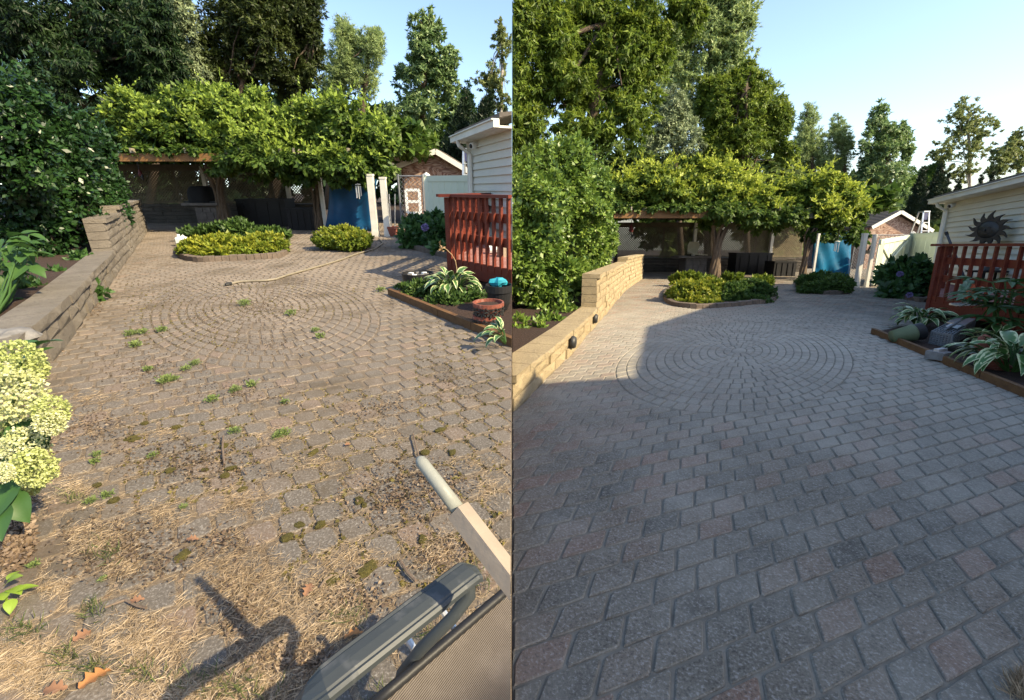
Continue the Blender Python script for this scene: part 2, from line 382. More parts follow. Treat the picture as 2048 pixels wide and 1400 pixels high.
def hostamat():
    m, t, b, out = newmat('leaf_hosta'); a = N(t, 'ShaderNodeAttribute', attribute_name='edge')
    n = noise(t, 18, 3); ad = N(t, 'ShaderNodeMath', operation='ADD'); t.links.new(a.outputs['Fac'], ad.inputs[0])
    t.links.new(maprange(t, n, .3, .7, -.25, .25), ad.inputs[1])
    r = ramp(t, [(.35, (.05, .12, .03)), (.62, (.09, .17, .05)), (.75, (.45, .48, .26))]); t.links.new(ad.outputs[0], r.inputs[0])
    t.links.new(r.outputs[0], b.inputs['Base Color']); b.inputs['Roughness'].default_value = .4
    return m
lv_hosta = hostamat()
def pavermat(name, stops, dust, dustcol, dscale, stain=None, speck=.45, lime=None):
    m, t, b, _ = newmat(name); a = N(t, 'ShaderNodeAttribute', attribute_name='tint')
    r = ramp(t, stops); t.links.new(a.outputs['Fac'], r.inputs[0]); col = r.outputs[0]
    f1 = noise(t, 85, 3, .75); f2 = noise(t, 22, 4, .6); d = noise(t, dscale, 5, .65)
    col = mixc(t, maprange(t, f2, .35, .75, 0, .45), col, tuple(v * 1.5 for v in stops[1][1]))
    col = mixc(t, maprange(t, f1, .53, .66, 0, speck), col, (.42, .40, .37))
    col = mixc(t, maprange(t, f1, .34, .46, .65, 0), col, (.03, .03, .03))
    gp = N(t, 'ShaderNodeSeparateXYZ'); t.links.new(N(t, 'ShaderNodeTexCoord').outputs['Object'], gp.inputs[0])
    dm = maprange(t, d, dust[0], dust[1], 0, dust[2])
    if len(dust) > 3:                    # dust lies where feet and rain leave it, thinning towards the lawn end
        k = N(t, 'ShaderNodeMath', operation='MULTIPLY'); t.links.new(dm, k.inputs[0])
        t.links.new(maprange(t, gp.outputs[1], dust[3], dust[4], dust[5], 1), k.inputs[1]); dm = k.outputs[0]
    col = mixc(t, dm, col, dustcol)
    rmn = N(t, 'ShaderNodeAttribute', attribute_name='rim'); rq = N(t, 'ShaderNodeMath', operation='MULTIPLY'); t.links.new(rmn.outputs['Fac'], rq.inputs[0]); t.links.new(maprange(t, noise(t, 9, 3), .35, .65, .05, .5), rq.inputs[1])
    col = mixc(t, rq.outputs[0], col, dustcol)
    if stain: col = mixc(t, maprange(t, noise(t, 1.1, 6, .7), .50, .66, 0, .85), col, stain)
    if lime:
        v = N(t, 'ShaderNodeVectorMath', operation='DISTANCE'); t.links.new(N(t, 'ShaderNodeTexCoord').outputs['Object'], v.inputs[0])
        v.inputs[1].default_value = lime[0]
        q = N(t, 'ShaderNodeMath', operation='MULTIPLY'); t.links.new(maprange(t, v.outputs['Value'], 0, lime[1], lime[2], 0), q.inputs[0])
        t.links.new(maprange(t, noise(t, 3, 5, .7), .3, .7, .4, 1), q.inputs[1])
        col = mixc(t, q.outputs[0], col, (.42, .39, .33))
    t.links.new(col, b.inputs['Base Color']); b.inputs['Roughness'].default_value = .88; b.inputs['Specular IOR Level'].default_value = .25
    bump(t, b, f1, .5, .006); return m
pv_left = pavermat('weathered_paver', [(0, (.075, .068, .06)), (.45, (.098, .086, .074)), (.75, (.12, .098, .078)), (1, (.155, .10, .07))],
                   (.25, .6, .92, 2.2, 5.5, .22), (.22, .182, .145), .42, stain=(.085, .066, .044))
medc = Rt.paced(*Rt.plan(1478, 703))
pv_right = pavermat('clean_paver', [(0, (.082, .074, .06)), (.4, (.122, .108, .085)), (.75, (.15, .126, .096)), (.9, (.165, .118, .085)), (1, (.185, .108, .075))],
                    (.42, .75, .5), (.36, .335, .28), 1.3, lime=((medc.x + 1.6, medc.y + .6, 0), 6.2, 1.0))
sand_l = mat('dusty_joint', (.17, .135, .10), (.09, .07, .05), 6, .95, .6, wear=(.28, .22, .15))
sand_r = mat('joint_sand', (.23, .21, .17), (.13, .118, .095), 8, .95, .5)
def blockmat(name, c1, c2, spot):
    m, t, b, _ = newmat(name); n1 = noise(t, 3, 4); n2 = noise(t, 28, 4, .75); n3 = noise(t, 90, 3, .7)
    col = mixc(t, maprange(t, n1, .3, .7), c1, c2); col = mixc(t, maprange(t, n2, .55, .7, 0, .8), col, spot)
    t.links.new(col, b.inputs['Base Color']); b.inputs['Roughness'].default_value = .92
    ad = N(t, 'ShaderNodeMath', operation='ADD'); t.links.new(n2, ad.inputs[0]); t.links.new(n3, ad.inputs[1])
    bump(t, b, ad.outputs[0], .9, .03); return m
block_l = blockmat('old_split_block', (.235, .205, .165), (.155, .132, .105), (.07, .058, .045))
block_d = blockmat('shade_dark_block', (.075, .065, .055), (.045, .04, .034), (.025, .022, .02))  # block colour darkened to paint the deep shade under the pergola
block_r = blockmat('split_block', (.46, .36, .21), (.36, .28, .165), (.16, .13, .09))  # yellowed so the colour itself gives the wall a golden sunlit look
def shedmat():
    m, t, b, _ = newmat('swirled_board'); vec = N(t, 'ShaderNodeTexCoord').outputs['Object']
    mp = N(t, 'ShaderNodeMapping'); mp.inputs['Scale'].default_value = (1.0, 1, 1.8); t.links.new(vec, mp.inputs[0])
    n = noise(t, 1.3, 2, .5, mp.outputs[0], 1.2); s = N(t, 'ShaderNodeMath', operation='MULTIPLY'); s.inputs[1].default_value = 9
    t.links.new(n, s.inputs[0]); fr = N(t, 'ShaderNodeMath', operation='FRACT'); t.links.new(s.outputs[0], fr.inputs[0])
    r = ramp(t, [(0, (.10, .05, .035)), (.35, (.27, .15, .10)), (.6, (.38, .28, .22)), (1, (.16, .085, .06))])
    t.links.new(fr.outputs[0], r.inputs[0]); t.links.new(r.outputs[0], b.inputs['Base Color']); b.inputs['Roughness'].default_value = .8
    return m
shedwall = shedmat()
def fabricmat():
    m, t, b, _ = newmat('woven_sling'); u = N(t, 'ShaderNodeUVMap'); u.uv_map = 'weave'
    w = N(t, 'ShaderNodeTexWave'); w.inputs['Scale'].default_value = 36; w.inputs['Distortion'].default_value = .6; w.inputs['Detail'].default_value = 2
    t.links.new(u.outputs[0], w.inputs['Vector'])
    w2 = N(t, 'ShaderNodeTexWave', bands_direction='Y'); w2.inputs['Scale'].default_value = 60; t.links.new(u.outputs[0], w2.inputs['Vector'])
    n = noise(t, 9, 5, .7); col = mixc(t, w.outputs['Fac'], (.025, .021, .018), (.135, .105, .08))
    col = mixc(t, maprange(t, w2.outputs['Fac'], 0, 1, 0, .3), col, (.05, .045, .04))
    col = mixc(t, maprange(t, n, .45, .75, 0, .35), col, (.2, .17, .145))
    t.links.new(col, b.inputs['Base Color']); b.inputs['Roughness'].default_value = .7; bump(t, b, w.outputs['Fac'], .4, .003); return m
fabric = fabricmat()
arm_m = mat('grey_armrest', (.045, .052, .056), (.036, .042, .046), 3, .5, .06, spec=.35, wear=(.08, .085, .09))
handle_m = mat('painted_handle', (.27, .28, .25), (.20, .205, .185), 9, .45, .1)
handle_w = mat('bare_handle_wood', (.32, .265, .21), (.22, .175, .135), 5, .6, .15)

# ------------------------------------------------------------------ ground
def ground(yard, sx):
    X = 90 * sx; mb = MB(); z = -.04
    P = [(0, -9, z), (X, -9, z), (X, 170, z), (0, 170, z)]
    mb.add(P, [(0, 1, 2, 3)]); mb.add([(0, -9, z), (0, 170, z), (0, 170, z - 25), (0, -9, z - 2)], [(0, 1, 2, 3)])
    return mb.build('ground', soil, yard=yard, kind='structure', fix=False)
ground(L, -1); ground(Rt, 1)

def patio(yard, matr, bedm, ctr_px, rows, top, jit, bedz, skip, ylim):
    cx, cy = yard.plan(*ctr_px); RAD = 1.66
    o = np.array(yard.paced(0, 2))[:2]; ax = np.array(yard.paced(1, 2))[:2] - o; ay = np.array(yard.paced(0, 3))[:2] - o
    A = np.stack([ax, ay], 1); b = o - A @ np.array([0, 2.])
    T = lambda p: A @ np.array(p) + b
    ca, sa = math.cos(R_(rows)), math.sin(R_(rows)); cj, sj = math.cos(R_(rows - 1)), math.sin(R_(rows - 1)); polys = []
    LEN, WID, GAP = .193, .113, .0065 if yard is Rt else .016
    sgn = -1 if yard is L else 1
    def keep(q):
        if sgn * q[0] < -.3 or q[1] < .15 or q[1] > ylim: return False
        x, y, zc = yard.px((q[0], q[1], 0))
        if x < -350 or x > 2400 or y > 1600: return False
        return not any(inside((x, y), s) for s in skip)
    for j in range(-10, 170):
        off = (j % 2) * .5 * LEN + random.uniform(-.02, .02)
        for i in range(-50, 75):
            u, v = i * LEN + off, j * WID
            c = (u * ca - v * sj, u * sa + v * cj)
            dx, dy = c[0] - cx, c[1] - cy; d = math.hypot(dx, dy)
            if d < RAD - .12 or not keep(T(c)): continue
            hl, hw, k = LEN / 2 - GAP / 2, WID / 2 - GAP / 2, .007 if yard is Rt else .016
            P = [(hl - k, -hw), (hl, -hw + k), (hl, hw - k), (hl - k, hw), (-hl + k, hw), (-hl, hw - k), (-hl, -hw + k), (-hl + k, -hw)]
            P = [(c[0] + p * ca - q * sj + random.uniform(-jit, jit), c[1] + p * sa + q * cj + random.uniform(-jit, jit)) for p, q in P]
            if d < RAD + .14:
                P = clip(P, dx / d, dy / d, (cx * dx + cy * dy) / d + RAD + .006)
                if len(P) < 3 or area(P) < .003: continue
            tx_, ty_, _ = yard.px((*T(c), 0)); warm = yard is Rt and ty_ < 1075 - .94 * (tx_ - 1024)  # redder pavers lie by the wall; tint also stands in for golden sunlight
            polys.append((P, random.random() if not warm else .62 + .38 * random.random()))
    nr = 14; dr = RAD / nr
    for k in range(nr):                   # the ringed medallion
        r0, r1 = k * dr + GAP / 2, (k + 1) * dr - GAP / 2; n = max(1, round(2 * math.pi * (k + .5) * dr / (.135 if k > 2 else .1)))
        if k == 0: polys.append(([(cx + r1 * math.cos(a), cy + r1 * math.sin(a)) for a in np.linspace(0, 2 * math.pi, 13)[:-1]], .5)); continue
        a0 = random.random() * 6
        for i in range(n):
            g_ = GAP / 2 / ((r0 + r1) / 2); t0, t1 = a0 + 2 * math.pi * i / n + g_, a0 + 2 * math.pi * (i + 1) / n - g_
            q = lambda r, t: (cx + r * math.cos(t) + random.uniform(-jit, jit) * .5, cy + r * math.sin(t) + random.uniform(-jit, jit) * .5)
            tm = (t0 + t1) / 2; rr = .012
            if not keep(T(q(r0, tm))): continue
            polys.append(([q(r0, t0 + .1 * g_), q(r0, tm), q(r0, t1), q(r0 + rr, t1), q(r1 - rr, t1), q(r1, t1 - g_), q(r1 + .004, tm), q(r1, t0 + g_), q(r1 - rr, t0), q(r0 + rr, t0)], (.35 + .5 * random.random()) if yard is Rt else random.random()))
    recs = []
    for P, tint in polys:
        W2 = [T(p) for p in P]; W2 = clip([(p[0], p[1]) for p in W2], sgn, 0, .003)
        if len(W2) < 3: continue
        c = np.mean(W2, 0); ins = []
        for p in W2:
            e = c - p; l = np.linalg.norm(e); ins.append(np.array(p) + e / max(l, 1e-6) * min(.012, l * .3))
        z = top + random.uniform(-jit, jit) * .6; tx, ty = random.uniform(-jit, jit) * 5, random.uniform(-jit, jit) * 5
        V = [(p[0], p[1], -.012) for p in W2] + [(p[0], p[1], z - .006 + (p[0] - c[0]) * tx + (p[1] - c[1]) * ty) for p in np.array(W2) * .6 + np.array(ins) * .4] + [(p[0], p[1], z + (p[0] - c[0]) * tx + (p[1] - c[1]) * ty) for p in ins]
        n = len(W2); Fc = [tuple(range(2 * n, 3 * n))] + [(q_ * n + i, q_ * n + (i + 1) % n, (q_ + 1) * n + (i + 1) % n, (q_ + 1) * n + i) for q_ in (0, 1) for i in range(n)]
        pp = [yard.px((p[0], p[1], 0))[:2] for p in W2]; x, y = np.mean(pp, 0)
        vis = 0 < x < 2048 and y < 1400
        recs.append((area(pp) if vis else 0, V, Fc, tint))
    recs.sort(key=lambda r: -r[0])
    sheet = MB(); far = ylim + 1
    sheet.add([(sgn * .002, .1, bedz), (sgn * 30, .1, bedz), (sgn * 30, far, bedz), (sgn * .002, far, bedz)], [(0, 1, 2, 3)])
    root = sheet.build('patio', bedm, yard=yard, kind='structure', fix=False)
    def mk(name, rs, **k):
        mb = MB(); tn = []
        rm = []
        for _, V, Fc, t_ in rs: mb.add(V, Fc); tn += [t_] * len(V); k3 = len(V) // 3; rm += [1.] * (2 * k3) + [0.] * k3
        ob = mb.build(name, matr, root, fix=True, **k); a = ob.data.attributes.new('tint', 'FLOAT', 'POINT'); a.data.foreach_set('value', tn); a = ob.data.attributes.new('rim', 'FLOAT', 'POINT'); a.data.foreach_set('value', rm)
        return ob
    for r in recs[:300]: mk('paver', [r])
    mk('far_pavers', recs[300:], kind='stuff')
    return recs, root

BEDL = [(780, 588), (1040, 696), (1040, 560), (905, 552), (830, 565)]
BED1L = [(352, 500), (352, 512), (365, 521), (400, 526), (450, 523), (520, 520), (562, 517), (580, 507), (580, 492), (560, 474), (480, 460), (400, 460), (365, 474)]
BED2L = [(622, 480), (640, 492), (690, 503), (735, 503), (743, 497), (742, 482), (715, 466), (660, 462), (632, 468)]
BED3L = [(802, 484), (822, 500), (880, 514), (910, 521), (930, 500), (900, 470), (830, 468)]
BED1R = [(1326, 588), (1327, 602), (1340, 612), (1385, 619), (1440, 617), (1500, 611), (1548, 606), (1556, 595), (1545, 578), (1480, 566), (1380, 568), (1340, 576)]
BED2R = [(1588, 572), (1600, 582), (1640, 590), (1690, 590), (1706, 586), (1708, 577), (1690, 564), (1630, 560), (1600, 563)]
BED3R = [(1762, 577), (1775, 590), (1810, 600), (1855, 608), (1880, 590), (1850, 566), (1790, 565)]
BEDR = [(1745, 668), (2060, 796), (2060, 660), (1856, 634)]
recL, patL = patio(L, pv_left, sand_l, (520, 612), 16.5, .012, .004, .006, [BED1L, BED2L, BED3L, BEDL], 22)
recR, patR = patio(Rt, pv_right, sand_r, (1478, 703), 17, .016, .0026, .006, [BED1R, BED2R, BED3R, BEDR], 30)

# ------------------------------------------------------------------ retaining walls
def wall_run(root, m, path, hs, blen, cap=None, depth=.3, front=1, off=0.):
    """courses of split-face blocks along a ground path; hs = course heights; front=1: face on the right of the path"""
    path = [Vector(p) for p in path]; seg = [(path[i + 1] - path[i]).length for i in range(len(path) - 1)]; tot = sum(seg)
    def pt(s):
        s = min(max(s, 0), tot)
        for i, l in enumerate(seg):
            if s <= l or i == len(seg) - 1: return path[i].lerp(path[i + 1], min(1, s / l)), (path[i + 1] - path[i]).normalized()
            s -= l
    z = 0
    rows = [(h, 'block') for h in hs] + ([(cap, 'cap_stone')] if cap else [])
    for r, (h, nm) in enumerate(rows):
        s = -random.uniform(.3, .7) * blen if r % 2 else 0.0
        while s < tot:
            l = blen * random.uniform(.8, 1.2); s0, s1 = max(s, 0), min(s + l, tot); s += l
            if s1 - s0 < .05: continue
            a, d = pt(s0 + .006); b, d2 = pt(s1 - .006); nrm = Vector((d.y, -d.x, 0)) * front; nr2 = Vector((d2.y, -d2.x, 0)) * front
            pr = .035 if nm == 'cap_stone' else random.uniform(-.012, .015) - z * .03
            zz0, zz1 = z + .004, z + h - .004; J = lambda: random.uniform(-.008, .008)
            f = [a + nrm * (pr + J()), b + nr2 * (pr + J())]; bk = [a - nrm * depth, b - nr2 * depth]
            mid = (f[0] + f[1]) / 2 + nrm * (.03 if nm == 'block' else .008)
            V = [(f[0].x, f[0].y, zz0), (f[1].x, f[1].y, zz0), (bk[1].x, bk[1].y, zz0), (bk[0].x, bk[0].y, zz0),
                 (f[0].x, f[0].y, zz1), (f[1].x, f[1].y, zz1), (bk[1].x, bk[1].y, zz1), (bk[0].x, bk[0].y, zz1)]
            V += [(mid.x + J() * 3, mid.y + J() * 3, (zz0 + zz1) / 2 + J() * 2)]
            mb = MB().add(V, [(3, 2, 1, 0), (4, 5, 6, 7), (1, 2, 6, 5), (2, 3, 7, 6), (3, 0, 4, 7), (0, 1, 8), (1, 5, 8), (5, 4, 8), (4, 0, 8)])
            mb.build(nm, m, root)
        z += h
    return z
def back_off(yard, p, d): return Vector(p) + Vector(d)
wl = thing(L, 'retaining_wall', 'grimy low split-block retaining wall stepping up beside the weedy patio under the dark hedge', 'wall', L.g(150, 660))
lowL = [L.g(-60, 925), L.g(40, 803), L.g(94, 736), L.g(160, 657), L.g(238, 543)]
wall_run(wl, block_l, lowL, [.155, .155], .5, .1)
wall_run(wl, block_l, [L.g(238, 543), L.g(262, 512)], [.15] * 6, .42, .09)
wall_run(wl, block_l, [L.g(262, 512), L.g(296, 462)], [.15] * 7, .42, .09)
wr = thing(Rt, 'retaining_wall', 'tan sunlit split-block retaining wall with round lights stepping up beside the clean patio', 'wall', Rt.g(1149, 703))
lowR = [Rt.g(1024.8, 826), Rt.g(1149, 703), Rt.g(1192, 652)]
wall_run(wr, block_r, lowR, [.14, .14], .52, .085)
wall_run(wr, block_r, [Rt.g(1192, 652), Rt.g(1250, 583)], [.15] * 6, .48, .09)
wall_run(wr, block_r, [Rt.g(1250, 583), Rt.g(1285, 558)], [.15] * 7, .48, .09)
def terrace(yard, path, left, z):
    n = len(path); V = [(p.x + dx, p.y + .05, zz) for zz in (-.03, z) for p, dx in zip(path, [-.2] * n)]
    mb = MB(); m_ = 12; P = [Vector((p.x - .22, p.y + .06, 0)) for p in path]
    far = [Vector((left, P[-1].y + (1 if yard is L else .0), 0)), Vector((left, P[0].y, 0))]
    if yard is Rt: P = [Vector((max(p.x, .01), p.y, 0)) for p in P]
    mb.prism([(q.x, q.y, -.03) for q in P + far], (0, 0, z + .03))
    return mb.build('planting_soil', mulch, yard=yard, kind='structure')
terrace(L, lowL + [L.g(262, 512), L.g(296, 462)], -26, .34); terrace(Rt, lowR + [Rt.g(1250, 583), Rt.g(1285, 558)], .006, .30)

# wall lights on the clean yard's wall
for k, (x, y, lab) in enumerate(((1147, 653, 'nearer round bronze light on the tan block wall'), (1198, 617, 'farther round bronze light on the tan block wall'))):
    a = Rt.g(1149, 703); b = Rt.g(1192, 652); pt = a.lerp(b, -.16 if k == 0 else .80); d = (b - a).normalized(); nrm = Vector((d.y, -d.x, 0)); pt = pt + nrm * .05; pt.z = .2
    t = thing(Rt, 'wall_light', lab, 'wall light', pt, 'round lights along the tan block wall')
    rt_ = nrm.to_track_quat('Z', 'Y').to_matrix()
    MB().lathe(pt, [(.05, -.06), (.07, -.05), (.07, 0), (.04, .025), (.012, .03)], 14, rt_).build('housing', metal_dk, t, smooth=True)
    MB().lathe(pt + Vector((0, 0, .015)), [(.085, -.05), (.09, 0), (.07, .03)], 12, rt_).build('hood', metal_dk, t, smooth=True)
# boulders at the near ends
def boulder(yard, c, r, label, name='boulder'):
    c = Vector(c); mb = MB().ball(c, r[0], r[1], r[2], 14, .16)
    return mb.build(name, rock, yard=yard, loc=c, smooth=False, label=label, category='rock')
boulder(L, L.onz(14, 676, .37), (.17, .2, .07), 'flat grey boulder lying at the near end of the grimy block wall')

# ------------------------------------------------------------------ island beds
def bed(yard, px, label, front, bl=.24, h=.13, nm='island_bed'):
    pts = [yard.g(*q) for q in px]
    for _ in range(2): pts = [q for i in range(len(pts)) for q in (pts[i].lerp(pts[(i + 1) % len(pts)], .25), pts[i].lerp(pts[(i + 1) % len(pts)], .75))]
    c = sum(pts, Vector()) / len(pts)
    t = thing(yard, nm, label, 'garden bed', c)
    MB().prism([(p.x, p.y, -.02) for p in (c.lerp(q, .96) for q in pts)], (0, 0, .09)).build('soil', mulch, t)
    run = pts + [pts[0]]; seg = [(run[i + 1] - run[i]) for i in range(len(run) - 1)]; s = 0
    for i, sg in enumerate(seg):
        n = max(1, round(sg.length / bl)); n = n if i or True else n
        for k in range(n):
            a = run[i] + sg * (k / n); b = run[i] + sg * ((k + .93) / n); hh = h + random.uniform(-.012, .012)
            out = Vector((sg.y, -sg.x, 0)).normalized(); a2, b2 = a - out * .1, b - out * .1
            MB().hexa([(a.x, a.y, -.02), (b.x, b.y, -.02), (b2.x, b2.y, -.02), (a2.x, a2.y, -.02), (a.x, a.y, hh - .015), (b.x, b.y, hh - .012), (b2.x, b2.y, hh), (a2.x, a2.y, hh)]).build('edging_stone', edge_stone, t)
    return t
bed(L, BED1L, 'larger stone-edged island bed full of yellow-green ground cover in the weedy patio', list(range(0, 10)))
bed(L, BED2L, 'smaller stone-edged island bed before the dark blue tarp of the weedy yard', list(range(0, 7)))
bed(L, BED3L, 'curved stone-edged bed under the dark hydrangea beside the weedy yard deck', list(range(0, 4)))
bed(Rt, BED1R, 'larger stone-edged island bed half in sun on the clean patio', list(range(0, 10)))
bed(Rt, BED2R, 'smaller stone-edged island bed before the bright blue tarp of the clean yard', list(range(0, 7)))
bed(Rt, BED3R, 'curved stone-edged bed under the hydrangea beside the white gate', list(range(0, 4)))
def cover(yard, name, label, m, blobs, n, size, **k):
    o, P = crown(yard, name, None, m, blobs, n, size * 1.2, aspect=.8, tri=True, floor=.03, clump=.13, leafs=22, droop=-.5, shell=2.2, kind='stuff', label=label, category='ground cover', **k)
    return o
cover(L, 'ground_cover', 'yellow-green ground cover filling the front of the larger weedy-yard island bed', lv_low, [(405, 500, 46, 26, 10.6), (450, 495, 50, 26, 10.8), (530, 492, 46, 26, 11.2), (490, 500, 50, 24, 10.7), (380, 503, 26, 18, 10.8), (440, 508, 60, 12, 10.3)], 30000, .06, young=.7)
cover(L, 'ground_cover', 'dark leafy plants at the back of the larger weedy-yard island bed', lv_low2, [(400, 468, 40, 14, 14), (470, 466, 50, 20, 14), (540, 470, 40, 12, 14), (478, 456, 25, 14, 14.5)], 6000, .12)
cover(L, 'ground_cover', 'clipped yellow-green mound in the smaller weedy-yard island bed', lv_low, [(684, 477, 58, 24, 12.1), (705, 483, 38, 18, 11.6), (665, 484, 40, 12, 11.7)], 21000, .056, young=.5)
cover(Rt, 'ground_cover', 'bright yellow-green ground cover on the sunny side of the larger clean-patio island bed', lv_low, [(1385, 588, 48, 28, 12.2), (1420, 584, 40, 26, 12.6), (1352, 592, 22, 18, 12.9), (1400, 606, 50, 12, 11.7)], 28000, .066, young=.8)  # yellower leaf copy paints the sunlit half of the bed
cover(Rt, 'ground_cover', 'green ground cover on the shaded side of the larger clean-patio island bed', lv_low2, [(1500, 586, 52, 26, 12.8), (1455, 590, 40, 24, 12.4), (1490, 602, 58, 12, 12.1), (1535, 594, 18, 12, 12.9)], 25000, .062)  # darker leaf copy paints the shaded half of the same bed
cover(Rt, 'ground_cover', 'leafy taller plants at the back of the larger clean-patio island bed', lv_low, [(1465, 562, 22, 15, 17), (1385, 562, 45, 14, 17), (1520, 566, 30, 12, 17)], 5000, .13)
cover(Rt, 'ground_cover', 'clipped dark green mound in the smaller clean-patio island bed', lv_low2, [(1648, 567, 55, 23, 15.2), (1670, 572, 36, 20, 14.6), (1640, 578, 46, 12, 14.5)], 22000, .062)

# ------------------------------------------------------------------ pergolas
def sheet(yard, name, m, c, parent=None, nu=14, nv=10, amp=.06, **k):
    """hung cloth between four corners TL,TR,BR,BL with folds"""
    TL, TR, BR, BL = [Vector(q) for q in c]; V, Fc = [], []
    for th in (0, .012):
        for j in range(nv + 1):
            for i in range(nu + 1):
                u, v = i / nu, j / nv; p = TL.lerp(TR, u).lerp(BL.lerp(BR, u), v)
                p.y += amp * (math.sin(u * 9 + v * 4) + .6 * math.sin(u * 17 - v * 7)) * (.4 + v) + th; p.z -= .08 * math.sin(math.pi * u) * (1 - v)
                V.append(p)
    q = (nu + 1) * (nv + 1); I = lambda i, j: j * (nu + 1) + i
    for j in range(nv):
        for i in range(nu):
            Fc.append((I(i, j), I(i + 1, j), I(i + 1, j + 1), I(i, j + 1))); Fc.append((q + I(i, j + 1), q + I(i + 1, j + 1), q + I(i + 1, j), q + I(i, j)))
    for a, b in [((i, 0), (i + 1, 0)) for i in range(nu)] + [((i + 1, nv), (i, nv)) for i in range(nu)] + [((nu, j), (nu, j + 1)) for j in range(nv)] + [((0, j + 1), (0, j)) for j in range(nv)]:
        Fc.append((I(*a), q + I(*a), q + I(*b), I(*b)))
    return MB().add(V, Fc).build(name, m, parent, yard, loc=TL, smooth=True, **k)
def lattice(yard, t, x0, x1, z0, z1, Y, sp=.13, w=.045):
    for sgn, yy in ((1, 0), (-1, .012)):
        mb = MB(); hgt = z1 - z0; u = x0 - hgt
        while u < x1 + hgt:
            a, b = (u, z0), (u + hgt, z1)
            if sgn < 0: a, b = (u, z1), (u + hgt, z0)
            t0 = max(0, (x0 - a[0]) / hgt); t1 = min(1, (x1 - a[0]) / hgt)
            if t1 - t0 > .03:
                A = (a[0] + hgt * t0, Y + yy, a[1] + (b[1] - a[1]) * t0); B = (a[0] + hgt * t1, Y + yy, a[1] + (b[1] - a[1]) * t1)
                mb.beam(A, B, .01, w, (0, 0, 1))
            u += sp
        mb.build('lattice_slats', wood_lat, t, kind='stuff')
def shoots(yard, parent, blobs, n, m, lf, rise=1.0):
    P = []; A = []; S = []
    for k in range(n):                    # young shoots reaching out of the canopy
        bb = random.choice(blobs); ang = random.uniform(0, math.pi); c = yard.at(bb[0] + bb[2] * .9 * math.cos(ang), bb[1] - bb[3] * .9 * math.sin(ang), bb[4] - random.uniform(0, 1.2))
        if not yard.ok(c.x + (.5 if yard is L else -.5)): continue
        d = Vector((random.uniform(-.6, .6), random.uniform(-.8, .2), random.uniform(.1, 1) * rise)).normalized(); ln = random.uniform(.3, 1.1)
        for i in range(12):
            q = c + d * ln * i / 12 + Vector((0, 0, -.25 * (i / 12) ** 2))
            P.append(q); A.append(d + Vector((random.uniform(-1, 1), random.uniform(-1, 1), random.uniform(-.6, .6)))); S.append(lf * (1.2 - i / 14))
    return npmesh('young_shoots', kites(np.array(P), np.array(A), np.array(S), .55), 4, m, parent, kind='stuff', attrs={'young': np.clip(.6 + .5 * rng.random(len(P)), 0, 1)})
